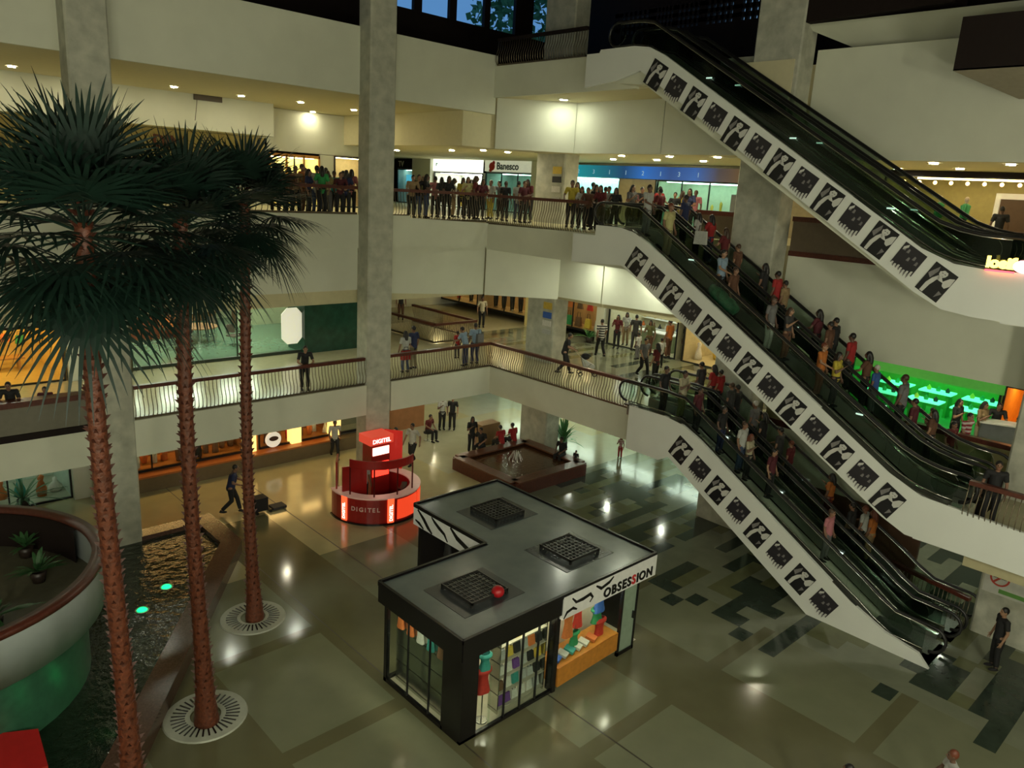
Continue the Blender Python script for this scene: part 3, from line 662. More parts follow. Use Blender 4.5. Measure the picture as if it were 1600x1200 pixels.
# goods in the kiosk
rg = random.Random(11)
PAL = [('red', (.5, .03, .02)), ('orange', (.6, .16, .04)), ('teal', (.04, .28, .25)), ('white', (.6, .58, .52)), ('blue', (.04, .12, .45)), ('green', (.03, .26, .10)), ('brown', (.16, .08, .04)), ('silver', (.4, .4, .38)), ('yellow', (.6, .42, .06)), ('purple', (.14, .05, .25)), ('black', (.02, .02, .02))]
def cmat(n): return M('cloth_' + n, dict(PAL)[n], .7, noise_amt=.15, nscale=20)
def garment(x, y, ztop, h, w, d, col, label, cat='garment', group=None, nm='hanging_garment', yaw=0):
    t = thing(nm, label, cat, (x, y, ztop - h), group)
    ca, sa = math.cos(yaw), math.sin(yaw)
    b = MB(); prof = [(.32, 1), (.5, .9), (.5, .82), (.34, .72), (.30, .5), (.36, .25), (.45, 0)]
    n = 14; i0 = len(b.v)
    for (r, z) in prof:
        for k in range(n):
            a = 2 * math.pi * k / n; q = 1 + .08 * math.cos(5 * a) * (1 - z)
            lx, ly = r * w * math.cos(a) * q, r * d * math.sin(a) * q; b.v.append((x + lx * ca - ly * sa, y + lx * sa + ly * ca, ztop - h + z * h))
    for j in range(len(prof) - 1):
        for k in range(n): b.f.append((i0 + j * n + k, i0 + j * n + (k + 1) % n, i0 + (j + 1) * n + (k + 1) % n, i0 + (j + 1) * n + k)); b.mi.append(0)
    b.build('cloth', cmat(col), t, True)
    b = MB(); b.tube([(x - w * .3 * ca, y - w * .3 * sa, ztop), (x, y, ztop + .05), (x + w * .3 * ca, y + w * .3 * sa, ztop)], .008, 5); b.tube([(x, y, ztop + .05), (x, y, ztop + .12), (x + .03, y, ztop + .14)], .006, 5); b.build('hanger', steel_m, t)
    return t
def bag(x, y, z, w, h, d, col, label, group, yaw=0):
    t = thing('handbag', label, 'bag', (x, y, z), group)
    ca, sa = math.cos(yaw), math.sin(yaw)
    def P(a, c, e): return (x + a * ca - c * sa, y + a * sa + c * ca, z + e)
    b = MB(); b.hexa([P(-w * .5, -d * .5, 0), P(w * .5, -d * .5, 0), P(w * .5, d * .5, 0), P(-w * .5, d * .5, 0), P(-w * .4, -d * .3, h), P(w * .4, -d * .3, h), P(w * .4, d * .3, h), P(-w * .4, d * .3, h)]); b.build('bag_body', cmat(col), t)
    b = MB(); b.tube([P(-w * .25, 0, h), P(-w * .2, 0, h * 1.5), P(w * .2, 0, h * 1.5), P(w * .25, 0, h)], .012, 5); b.build('bag_handle', cmat('black'), t, True)
    return t
garment(12.75, KY0 + .35, 1.85, .75, .42, .22, 'orange', 'orange hanging top at the left of the kiosk show window')
garment(13.15, KY0 + .4, 1.9, .7, .38, .22, 'red', 'small red top hanging behind the orange one in the kiosk show window')
garment(13.85, KY0 + .32, 1.95, .55, .48, .22, 'blue', 'shiny blue and violet top in the kiosk show window')
garment(13.85, KY0 + .36, 1.5, .42, .46, .24, 'green', 'green skirt below the blue top in the kiosk show window')
garment(13.95, KY0 + .33, 1.18, .62, .46, .24, 'red', 'bright red dress standing on the yellow window base of the kiosk')
garment(13.0, KY0 + .35, 1.15, .4, .4, .2, 'green', 'dark green cloth low in the middle of the kiosk show window')
k = 0
for x, z in ((12.3, .68), (12.55, .69), (12.8, .7), (13.05, .7), (13.3, .71), (13.6, .72)):
    k += 1; c = ['blue', 'silver', 'teal', 'white', 'white', 'orange'][k - 1]
    t = MB(); t.obox((x, KY0 + .28, z + .05), (.9, .3, .1), (-.3, .9, .2), (0, -.2, .97), .1, .13, .035)
    tag(t.build('folded_cloth', cmat(c)), '%s folded cloth on the yellow window base, %s from the left' % (c, ORD[k]), 'folded cloth', 'folded cloths in the kiosk window')
garment(10.05, KY0 + .35, 1.75, .38, .36, .26, 'teal', 'teal top on the stand just inside the kiosk glass door')
garment(10.05, KY0 + .38, 1.4, .62, .44, .3, 'red', 'orange red skirt on the stand inside the kiosk glass door')
b = MB(); b.tube([(10.05, KY0 + .38, 0.02), (10.05, KY0 + .38, .85)], .015, 6); b.lathe((10.05, KY0 + .38, .02), [(0, .02), (.14, .02), (.15, 0)], 14); tag(b.build('display_stand', steel_m, smooth=False), 'thin metal display stand carrying the orange red skirt', 'stand')
# wall shelves crammed with bags and belts behind the glass
def shelf(x0, x1, y0, y1, zs, label):
    t = thing('display_shelf', label, 'shelf', ((x0 + x1) / 2, (y0 + y1) / 2, .02))
    b = MB(); b.box(x0, x1, y0, y1, .02, .08) if False else None
    fr = MB(); fr.box(x0, x0 + .03, y0, y1, .02, 2.2); fr.box(x1 - .03, x1, y0, y1, .02, 2.2); fr.build('side_frame', steel_m, t)
    for z in zs: MB().box(x0, x1, y0, y1, z, z + .025).build('shelf_board', M('shelf_board', (.4, .36, .28), .4), t)
    return t
shelf(10.45, 11.95, KY0 + .3, KY0 + .62, (.1, .5, .9, 1.3, 1.7), 'shelving full of bags right behind the kiosk front glass')
shelf(KX0 + .35, KX0 + .65, 11.35, 13.2, (.1, .55, 1.0, 1.45), 'shelving full of bags behind the kiosk left glass')
k = 0
for z in (.125, .525, .925, 1.325, 1.725):
    for i in range(6):
        c = rg.choice(['white', 'silver', 'brown', 'white', 'yellow', 'orange', 'teal', 'purple', 'black', 'silver']) if z > .2 else rg.choice(['silver', 'purple', 'white'])
        k += 1; bag(10.62 + i * .235, KY0 + .44, z, .19, .2 + rg.random() * .06, .12, c, '%s bag behind kiosk front glass, %s shelf up, %s from left' % (c, ORD[int(z / .4 + .75)], ORD[i + 1]), 'bags behind the kiosk front glass')
for z in (.125, .575, 1.025, 1.475):
    for i in range(7):
        c = rg.choice(['teal', 'silver', 'white', 'orange', 'brown', 'green', 'black', 'blue'])
        bag(KX0 + .5, 11.5 + i * .25, z, .2, .22 + rg.random() * .08, .13, c, '%s bag behind kiosk left glass, %s shelf up, %s from front' % (c, ORD[int(z / .45 + .75)], ORD[i + 1]), 'bags behind the kiosk left glass', math.pi / 2)
for i in range(5):
    c = ['brown', 'teal', 'white', 'orange', 'orange'][i]
    garment(KX0 + .3, 11.45 + i * .38, 2.15, .62, .3, .14, c, '%s garment hung high behind the kiosk left glass, %s from the front' % (c, ORD[i + 1]), group='garments behind the left glass', yaw=math.pi / 2)
for i in range(3):
    c = ['brown', 'orange', 'black'][i]; garment(KW0 + .5, 14.0 + i * .8, 1.9, .7, .4, .2, c, '%s garment in the back wing of the kiosk, %s from the corner' % (c, ORD[i + 1]), group='garments in the back wing', yaw=math.pi / 2)

# ============================================================= red round phone booth counter
cx, cy, R0 = 14.62, 22.0, 1.62
dg = thing('phone_booth_counter', 'round red phone company counter with glowing panels and DIGITEL lettering', 'kiosk', (cx, cy, 0))
red_m = M('counter_red', (.30, .012, .01), .3); redglow = M('counter_glow', (.6, .05, .02), .3, em=(1, .07, .02), es=.8)
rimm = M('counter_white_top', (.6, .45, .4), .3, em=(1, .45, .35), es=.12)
def arc(r0, r1, z0, z1, a0, a1, n=14):
    b = MB(); P = lambda r, a, z: (cx + r * math.cos(a), cy + r * math.sin(a), z)
    a0 = math.radians(a0); a1 = math.radians(a1)
    for i in range(n):
        p, q = a0 + (a1 - a0) * i / n, a0 + (a1 - a0) * (i + 1) / n
        b.hexa([P(r0, p, z0), P(r1, p, z0), P(r1, q, z0), P(r0, q, z0), P(r0, p, z1), P(r1, p, z1), P(r1, q, z1), P(r0, q, z1)])
    return b
arc(1.32, 1.6, .03, .95, 165, 395, 30).build('counter_body', red_m, dg)
arc(1.25, 1.64, .95, 1.0, 165, 395, 30).build('counter_top', rimm, dg)
arc(1.28, 1.66, 0, .06, 165, 395, 30).build('counter_plinth', black_m, dg)
for a0, a1 in ((265, 300), (303, 322), (326, 350)):
    arc(1.6, 1.63, .15, .88, a0, a1, 8).build('glowing_panel', redglow, dg)
for a in (196, 256):
    p = arc(1.6, 1.65, .08, .96, a - 4, a + 4, 2).build('glowing_pilaster', M('pilaster_glow', (.7, .1, .05), .3, em=(1, .10, .03), es=1.5), dg)
    an = math.radians(a); n_ = Vector((math.cos(an), math.sin(an), 0)); r__ = Z3.cross(n_)
    text_mb('DIGITEL', .17, Vector((cx, cy, .14)) + n_ * 1.66 + r__ * .06, Z3, -r__, .004, .004).build('lettering', M('letter_white', (.8, .75, .7), .4, em=(1, .9, .85), es=1.5), p)
for ch, a_ in zip('DIGITEL', (208, 215, 218.6, 225.8, 229.6, 235.2, 240.8)):
    a = math.radians(a_); n_ = Vector((math.cos(a), math.sin(a), 0)); r__ = Z3.cross(n_)
    text_mb(ch, .22, Vector((cx, cy, .5)) + n_ * 1.605 - r__ * .06, r__, Z3, .006, .004).build('lettering', M('letter_grey', (.75, .55, .5), .4), dg)
# standing panels
b = MB(); b.obox((cx - 1.25, cy + .55, 1.0), (.55, .83, 0), (-.83, .55, 0), (0, 0, 1), .45, .03, 1.0); b.build('side_panel', red_m, dg)
b = MB(); b.obox((cx - 1.0, cy - .2, 1.15), (1, -.15, 0), (.15, 1, 0), (0, 0, 1), .45, .03, .75); b.build('side_panel', red_m, dg)
b = MB(); b.obox((cx - 1.35, cy + .1, 2.1), (.75, -.6, 0), (.6, .75, 0), (0, 0, 1), .02, .02, .3) if False else None
arc(1.42, 1.48, 2.0, 2.3, 200, 300, 16).build('header_band', red_m, dg)
for a in (200, 235, 268, 300):
    an = math.radians(a); b = MB(); b.tube([(cx + 1.45 * math.cos(an), cy + 1.45 * math.sin(an), .98), (cx + 1.45 * math.cos(an), cy + 1.45 * math.sin(an), 2.3)], .03, 6); b.build('post', M('booth_post', (.12, .01, .01), .3, .3), dg)
b = MB(); b.box(cx + .15, cx + .95, cy + .5, cy + 1.1, .0, 2.5); tw = b.build('sign_tower', red_m, dg)
b = MB(); b.box(cx + .2, cx + .9, cy + .47, cy + .5, .95, 1.5); b.build('tower_screen', M('red_screen', (.6, .02, .02), .3, em=(1, .04, .02), es=2.6), tw)
b = MB(); b.box(cx + .2, cx + .9, cy + .47, cy + .5, 1.78, 2.08); b.build('tower_screen', M('pink_screen', (.8, .5, .4), .3, em=(1, .55, .42), es=3), tw)
b = MB(); b.box(cx + .05, cx + 1.05, cy + .42, cy + 1.2, 2.2, 2.52); b.build('tower_cap', M('cap_red', (.5, .03, .02), .4, em=(1, .1, .05), es=.5), tw)
text_mb('DIGITEL', .22, (cx + .14, cy + .41, 2.27), X3, Z3, .006, .004).build('lettering', M('letter_white', (.8, .75, .7), .4), tw)
b = MB(); b.obox((cx + 1.25, cy + .7, 1.8), (.6, -.8, 0), (.8, .6, 0), (0, 0, 1), .35, .03, .75); b.build('side_panel', M('counter_glass_red', (.3, .02, .02), .2, em=(1, .05, .03), es=.3), dg)
tag(arc(.95, 1.15, .9, .96, 290, 330, 6).build('phone_tray', black_m, smooth=False), 'black tray of phones lying inside the red round counter', 'tray')

# ============================================================= square water planter with wooden rim
pt = thing('fountain_planter', 'square low fountain basin with brown wooden rim behind the kiosk', 'fountain', (21.5, 21.6, 0))
b = MB(); seg_band(b, [(19.5, 19.75), (23.6, 19.75), (23.6, 23.4), (19.5, 23.4)], .0, .5, .12); b.build('basin_wall', wood_m, pt)
b = MB(); seg_band(b, [(19.62, 19.87), (23.48, 19.87), (23.48, 23.28), (19.62, 23.28)], .5, .56, .26); b.build('rim', M('rim_wood', (.12, .045, .022), .3, nscale=12, noise_amt=.3), pt)
water = M('dark_water', (.10, .045, .02), .08, nscale=9, bump=.6, spec=.8)
b = MB(); b.box(19.6, 23.5, 19.85, 23.3, .3, .42); b.build('water', water, pt)
b = MB()
for i in range(9):
    a = i * .7; b.tube([(21.6, 21.9, .4), (21.6 + .12 * math.cos(a), 21.9 + .12 * math.sin(a), .8), (21.6 + .3 * math.cos(a), 21.9 + .3 * math.sin(a), .42)], .012, 4)
b.build('water_jet', M('jet_white', (.6, .6, .55), .2), pt)

# ============================================================= pool with stone rim, round platform
PO = [(9.35, 24.0), (9.35, 21.5), (3.88, 13.97), (1.0, 10.0), (-6, 10.0), (-6, 24.0)]
pl = thing('pool', 'dark indoor pool with broad brown stone rim around the palms', 'pool', (3, 18, 0))
PI_ = [(8.75, 23.45), (8.75, 21.7), (3.4, 14.3), (.7, 10.6), (-5.4, 10.6), (-5.4, 23.45)]
b = MB(); n = len(PO)
for i in range(n):
    j = (i + 1) % n; a, c, d, e = PO[i], PO[j], PI_[j], PI_[i]
    b.hexa([(a[0], a[1], 0), (e[0], e[1], 0), (d[0], d[1], 0), (c[0], c[1], 0), (a[0], a[1], .42), (e[0], e[1], .42), (d[0], d[1], .42), (c[0], c[1], .42)])
b.build('stone_rim', stone_m, pl)
wm = bpy.data.materials.new('pool_water'); wm.use_nodes = True; nt = wm.node_tree; bs = nt.nodes['Principled BSDF']
bs.inputs['Base Color'].default_value = (.012, .022, .012, 1); bs.inputs['Roughness'].default_value = .05; bs.inputs['Specular IOR Level'].default_value = .7
nz = nt.nodes.new('ShaderNodeTexNoise'); nz.inputs['Scale'].default_value = 3.5; nz.inputs['Detail'].default_value = 4
bp = nt.nodes.new('ShaderNodeBump'); bp.inputs['Strength'].default_value = .5; bp.inputs['Distance'].default_value = .12
tc = nt.nodes.new('ShaderNodeTexCoord'); nt.links.new(tc.outputs['Object'], nz.inputs['Vector']); nt.links.new(nz.outputs[0], bp.inputs['Height']); nt.links.new(bp.outputs[0], bs.inputs['Normal'])
b = MB(); b.face([(p[0], p[1], .28) for p in PI_]); b.v = b.v; ww_ = b.build('water', wm, pl)
grn = M('pool_lamp_green', (.1, 1, .4), .3, em=(.0, 1, .22), es=2.6)
for i, (px, py) in enumerate(((222, 952), (260, 916))):
    p = atz(px, py, .3); t = thing('pool_lamp', 'glowing green pool lamp, %s of the pair near the middle palm' % ['left', 'right'][i], 'pool lamp', (p.x, p.y, .28), 'green pool lamps')
    b = MB(); b.lathe((p.x, p.y, .285), [(0, .03), (.10, .03), (.13, .0)], 16); b.build('lens', grn, t); b = MB(); b.lathe((p.x, p.y, .28), [(.13, 0), (.17, .015), (.18, 0)], 16); b.build('lamp_ring', ring_m, t)
for i, (x, y) in enumerate(((3.6, 14.95), (1.9, 13.3), (4.4, 16.3))):
    lt = bpy.data.lights.new('green_pool_light', 'SPOT'); lt.energy = 4 * LAMP; lt.color = (.03, 1, .22); lt.spot_size = 2.2; lt.spot_blend = .8; lt.shadow_soft_size = .1
    lo = bpy.data.objects.new('green_pool_light', lt); COL.objects.link(lo); lo.location = (x + .1, y - .1, .35)
    v = Vector((1.2, 18.6, 1.5)) - lo.location; lo.rotation_euler = v.to_track_quat('-Z', 'Y').to_euler()
pc = (.95, 18.75); PR = 3.62
rp = thing('round_platform', 'round raised platform with pale curved parapet and dark handrail over the pool', 'platform', (pc[0], pc[1], .28))
b = MB(); b.lathe((pc[0], pc[1], 0), [(PR - .1, 2.98), (PR - .1, 2.05), (PR, 1.95), (PR, 2.98)], 64); b.build('parapet', M('parapet_pale', (.36, .40, .40), .6, noise_amt=.03), rp, True)
b = MB(); b.lathe((pc[0], pc[1], 0), [(PR - .2, 2.98), (PR - .2, 3.1), (PR + .06, 3.1), (PR + .06, 2.98), (PR - .2, 2.98)], 64); b.build('handrail', wood_m, rp, True)
b = MB(); b.lathe((pc[0], pc[1], 0), [(0, 1.95), (PR - .05, 1.95), (PR - .05, 2.12), (0, 2.12)], 64); b.build('platform_floor', M('platform_floor', (.09, .085, .055), .6, noise_amt=.15), rp)
b = MB(); b.lathe((pc[0], pc[1], 0), [(PR - .4, .28), (PR - .4, 1.95)], 48); b.build('drum', M('drum_green_lit', (.03, .10, .06), .35, nscale=5, noise_amt=.2), rp, True)  # the green of the pool light is put into the drum's colour
b = MB(); b.lathe((pc[0], pc[1], 0), [(PR - .28, 2.12), (PR - .28, 2.98), (PR - .2, 2.98)], 48, a0=math.radians(10), a1=math.radians(130)); b.build('inner_panel', dark_m, rp, True)
def plant(x, y, z, h, n, label, spread=.5, pot=.18, leafw=.05, col=(.03, .10, .03)):
    t = thing('potted_plant', label, 'plant', (x, y, z)); r = random.Random(int(x * 91 + y * 7))
    b = MB(); b.lathe((x, y, z), [(0, 0), (pot * .75, 0), (pot, pot * 1.5), (pot * .9, pot * 1.5), (pot * .85, pot * 1.35), (0, pot * 1.35)], 16); b.build('pot', M('dark_pot', (.03, .02, .015), .4), t, True)
    b = MB()
    for k in range(n):
        a = r.uniform(0, 6.28); el = r.uniform(.3, 1.3); L = h * r.uniform(.6, 1); p = Vector((x, y, z + pot * 1.4)); d = Vector((math.cos(a) * math.cos(el) * spread * 1.6, math.sin(a) * math.cos(el) * spread * 1.6, math.sin(el))); s = Vector((-math.sin(a), math.cos(a), 0))
        pts = [p + d * (L * f) - Vector((0, 0, .35 * L * f * f)) for f in (0, .3, .6, .85, 1)]
        ws_ = [.3, 1, .9, .5, .05]
        for i in range(4): b.face([pts[i] - s * leafw * ws_[i], pts[i] + s * leafw * ws_[i], pts[i + 1] + s * leafw * ws_[i + 1], pts[i + 1] - s * leafw * ws_[i + 1]])
    b.build('leaves', M('plant_leaf_%d' % int(col[1] * 100), col, .5), t)
    return t
plant(3.35, 18.9, 2.12, .9, 26, 'dark bushy plant in a pot on the round platform, nearest its right edge', .6)
plant(3.4, 20.4, 2.12, .7, 20, 'dark potted plant at the back of the round platform', .6)
plant(2.2, 17.3, 2.12, .8, 22, 'small fern-like plant near the front of the round platform', .9)
plant(4.9, 28.9, 0, 1.4, 34, 'spiky plant standing before the lit ground floor shop at the far left', .9, .2, .035)
q = atz(868, 697, 0); plant(q.x, q.y - .45, 0, 2.3, 46, 'tall potted plant beside the concrete column at the fountain', .35, .22, .05, (.06, .2, .06))
plant(29.6, 25.2, L1, .9, 26, 'leafy plant in front of the first floor clothes shop', .8, .2, .05, (.07, .2, .05))
tag(MB().hexa([(1.2, 14.3, .3), (2.35, 14.2, .3), (2.45, 15.4, .3), (1.5, 15.9, .3), (1.2, 14.3, .75), (2.35, 14.2, .75), (2.45, 15.4, .75), (1.5, 15.9, .75)]).build('red_box', M('box_red', (.35, .01, .01), .5, em=(1, .02, .02), es=.04)), 'flat topped red box at the pool in the bottom left corner', 'box')

# ============================================================= palms
trunk_m = M('palm_trunk', (.115, .030, .012), .45, nscale=14, noise_amt=.5, bump=1)
thorn_m = M('palm_trunk_stubs', (.07, .018, .008), .55)
frond_m = M('palm_frond', (.006, .022, .014), .5, noise_amt=.3, nscale=4)
def palm(x, y, H, r0, R_, nf, seed, label, flare=1.7):
    t = thing('palm_tree', label, 'palm tree', (x, y, 0), 'fan palms'); r = random.Random(seed)
    b = MB(); path = []; rad = []
    n = 90
    for k in range(n + 1):
        z = H * k / n; f = k / n
        path.append((x + .06 * math.sin(f * 5 + seed), y + .05 * math.cos(f * 4 + seed), z)); base = r0 * (1 + (flare - 1) * math.exp(-z / .9)) * (1 - .22 * f)
        rad.append(base * (1.0 if k % 2 else .93))
    b.tube(path, rad, 12); b.build('trunk', trunk_m, t, True)
    b = MB()
    for k in range(int(H / .165)):
        z = .5 + k * .165
        for j in range(7):
            a = j * .897 + k * 1.1 + r.uniform(-.15, .15); f = z / H; i = min(n, int(f * n)); c = Vector(path[i]); rr = rad[i]
            d = Vector((math.cos(a), math.sin(a), 0)); s = Vector((-math.sin(a), math.cos(a), 0)); L = r.uniform(.06, .12) * (r0 / .2)
            p0 = Vector((c.x, c.y, z)) + d * rr * .9
            tip = p0 + d * L + Vector((0, 0, .05)); w = .05 * r0 / .2
            q = [p0 - s * w - Vector((0, 0, .04)), p0 + s * w - Vector((0, 0, .04)), p0 + Vector((0, 0, .04))]
            b.face([q[0], q[1], tip]); b.face([q[1], q[2], tip]); b.face([q[2], q[0], tip])
    b.build('trunk_stubs', thorn_m, t)
    top = Vector(path[-1])
    for k in range(nf):
        a = k * 2.39996 + r.uniform(-.2, .2); f = (k + .5) / nf
        el = math.radians(84 - 135 * f ** .9 + r.uniform(-9, 9))
        d = Vector((math.cos(a) * math.cos(el), math.sin(a) * math.cos(el), math.sin(el))); s = Vector((-math.sin(a), math.cos(a), 0)); up = s.cross(d) * -1
        if up.z < 0: up = -up
        Ls = R_ * r.uniform(.36, .5); Lb = R_ * r.uniform(.55, .68)
        b = MB(); base = top + Vector((0, 0, -.25 * f - .05)); hub = base + d * Ls - Vector((0, 0, .08 * Ls))
        b.tube([base, (base + hub) / 2 + Vector((0, 0, .04)), hub], [.022, .018, .012], 4)
        nb = 26
        for j in range(nb):
            g = (j / (nb - 1) - .5) * math.radians(200); dd = (d * math.cos(g) + s * math.sin(g)).normalized(); ss = (s * math.cos(g) - d * math.sin(g)).normalized()
            L = Lb * (1 - .28 * abs(g) / 1.75) * r.uniform(.9, 1.08); fold = up * (.03 if j % 2 else -.03)
            p = [hub]; dr = r.uniform(.02, .2) + .22 * f
            for q, fq in enumerate((.33, .66, .88, 1.0)): p.append(hub + dd * (L * fq) + fold * (fq if fq < .5 else .3) - Vector((0, 0, dr * L * fq ** 3)))
            w = [.012, .036, .026, .012, .002]
            for q in range(4): b.face([p[q] - ss * w[q], p[q] + ss * w[q], p[q + 1] + ss * w[q + 1], p[q + 1] - ss * w[q + 1]])
        b.build('frond', frond_m, t)
    return t
pp = atz(207, 1290, 0)
palm(pp.x, pp.y, 10.75, .165, 2.25, 42, 1, 'tallest looking fan palm at the left, its trunk rising from the pool', 1.9)
palm(5.33, 14.5, 10.7, .158, 1.95, 38, 2, 'middle fan palm with its crown between the other two', 1.8)
palm(7.96, 17.7, 10.9, .148, 2.0, 34, 3, 'right fan palm standing nearest the plaza', 1.8)
def grate(x, y, R_, label):
    t = thing('tree_grate', label, 'tree grate', (x, y, 0), 'round tree grates')
    b = MB(); b.lathe((x, y, 0), [(.32, .03), (R_, .03), (R_ + .02, 0)], 40); b.build('grate_disc', M('grate_pale', (.42, .44, .36), .6), t)
    b = MB()
    for k in range(34):
        a = 2 * math.pi * k / 34; d = Vector((math.cos(a), math.sin(a), 0)); s = Vector((-math.sin(a), math.cos(a), 0)); c = Vector((x, y, .034)) + d * (R_ * .66)
        b.obox(c, d, s, Z3, R_ * .17, .018, .004)
    b.build('grate_slots', black_m, t)
grate(5.45, 14.7, .86, 'round slotted tree grate at the foot of the middle palm')
grate(7.96, 17.75, .83, 'round slotted tree grate at the foot of the right palm')
# ============================================================= shops
def lightpanel(nm, col, es): return M(nm, (1, 1, 1), .4, em=col, es=es * LAMP)
LP = {'warm': lightpanel('shop_light_warm', (1, .78, .38), 12), 'orange': lightpanel('shop_light_orange', (1, .58, .2), 18), 'white': lightpanel('shop_light_white', (.9, 1, .85), 9),
      'teal': lightpanel('shop_light_teal', (.62, 1, .86), 8), 'green': lightpanel('shop_light_green', (.10, 1, .32), 12), 'yellow': lightpanel('shop_light_yellow', (1, .75, .25), 11)}
class Front:
    """local frame of a shop front: u runs along the front (to the viewer's right), w goes into the shop"""
    def __init__(s, axis, pos, a0, a1, z0, z1):
        s.axis = axis; s.pos = pos; s.a0 = a0; s.a1 = a1; s.z0 = z0; s.z1 = z1; s.L = abs(a1 - a0)
    def P(s, u, w, z):
        if s.axis == 'y': return Vector((s.a0 + u, s.pos + w, z))
        return Vector((s.pos + w, s.a0 - u, z))          # axis x: u runs towards -Y
    def box(s, b, u0, u1, w0, w1, z0, z1, mi=0):
        p = s.P(u0, w0, z0); q = s.P(u1, w1, z1); return b.box(p.x, q.x, p.y, q.y, z0, z1, mi)
def shop(axis, pos, a0, a1, z0, z1, label, light='warm', depth=2.2, wallc=(.5, .45, .3), frame=True, sill=.0, mull=0, name='shop', glass=True, n_strip=1, floorc=None, lz=None):
    fr = Front(axis, pos, a0, a1, z0, z1); c = fr.P(fr.L / 2, 0, z0); t = thing(name, label, 'shop', c)
    wm_ = M('shop_wall_%d%d%d' % tuple(int(v * 99) for v in wallc), wallc, .7, noise_amt=.1)
    b = MB(); fr.box(b, 0, fr.L, depth, depth + .1, z0, z1); b.build('back_wall', wm_, t)
    b = MB(); fr.box(b, -.05, 0, 0, depth, z0, z1); b.build('side_wall', wm_, t); b = MB(); fr.box(b, fr.L, fr.L + .05, 0, depth, z0, z1); b.build('side_wall', wm_, t)
    b = MB(); fr.box(b, 0, fr.L, 0, depth, z1 - .02, z1 + .04); b.build('shop_ceiling', wm_, t)
    b = MB(); fr.box(b, 0, fr.L, .02, depth, z0 - .0, z0 + .03 + sill); b.build('display_floor', M('shop_floor_%d%d%d' % tuple(int(v * 99) for v in (floorc or wallc)), floorc or wallc, .3), t)
    for k in range(n_strip):
        w = depth * (k + .5) / n_strip; b = MB(); fr.box(b, fr.L * .06, fr.L * .94, w - .12, w + .12, z1 - .08, z1 - .03); b.build('light_panel', LP[light], t)
    if frame:
        fm = M('dark_frame', (.03, .03, .03), .3, .6); b = MB(); fr.box(b, -.03, .04, -.04, .04, z0, z1); fr.box(b, fr.L - .04, fr.L + .03, -.04, .04, z0, z1); fr.box(b, 0, fr.L, -.04, .04, z1 - .06, z1); fr.box(b, 0, fr.L, -.04, .04, z0, z0 + .06 + sill)
        for k in range(mull): u = fr.L * (k + 1) / (mull + 1); fr.box(b, u - .025, u + .025, -.03, .03, z0, z1)
        b.build('window_frame', fm, t)
    if glass:
        b = MB(); fr.box(b, .04, fr.L - .04, -.006, .006, z0 + sill, z1 - .06); b.build('glass_pane', pane_m, t)
    return fr, t
def goods(fr, n, z, hmax, cols, kindlab, group, seed, dep=(.4, .8), cat='goods', w=.12, nm='display_item'):
    r = random.Random(seed)
    for k in range(n):
        u = fr.L * (k + .5) / n + r.uniform(-.04, .04); h = hmax * r.uniform(.5, 1); c = r.choice(cols); p = fr.P(u, r.uniform(*dep), z)
        b = MB(); prof = [(0, 0), (w * r.uniform(.6, 1), .02), (w * r.uniform(.7, 1.1), h * .35), (w * .35, h * .7), (w * r.uniform(.3, .6), h * .9), (0, h)]
        b.lathe(p, prof, 10); o = b.build(nm, cmat(c), smooth=True)
        tag(o, '%s %s, %s from the left' % (c, kindlab, ORD[min(k + 1, len(ORD) - 1)]), cat, group)
allc = [n for n, _ in PAL]
def mannequin(p, col, label, group=None, pants='black', h=1.7, yaw=0):
    t = thing('mannequin', label, 'mannequin', p, group); x, y, z = p; k = h / 1.7
    b = MB(); b.lathe((x, y, z), [(0, 0), (.16, .0), (.16, .02), (.015, .03), (.015, .2)], 12); b.build('stand_base', steel_m, t)
    b = MB(); b.tube([(x - .08, y, z + .06), (x - .1, y, z + .45), (x - .09, y, z + .85 * k)], [.05, .07, .09], 8); b.tube([(x + .08, y, z + .06), (x + .1, y, z + .45), (x + .09, y, z + .85 * k)], [.05, .07, .09], 8); b.build('trousers', cmat(pants), t, True)
    b = MB(); i0 = len(b.v); b.tube([(x, y, z + .8 * k), (x, y, z + 1.05 * k), (x, y, z + 1.35 * k), (x, y, z + 1.44 * k)], [.15, .14, .18, .07], 12)
    for s in (-1, 1): b.tube([(x + s * .17, y, z + 1.38 * k), (x + s * .24, y - .02, z + 1.1 * k), (x + s * .24, y - .06, z + .85 * k)], [.06, .05, .04], 8)
    b.build('jacket', cmat(col), t, True)
    b = MB(); b.ball((x, y, z + 1.6 * k), (.075, .085, .11)); b.tube([(x, y, z + 1.42 * k), (x, y, z + 1.52 * k)], .045, 8); b.build('mannequin_head', M('mannequin_skin', (.45, .38, .3), .4), t, True)
    return t
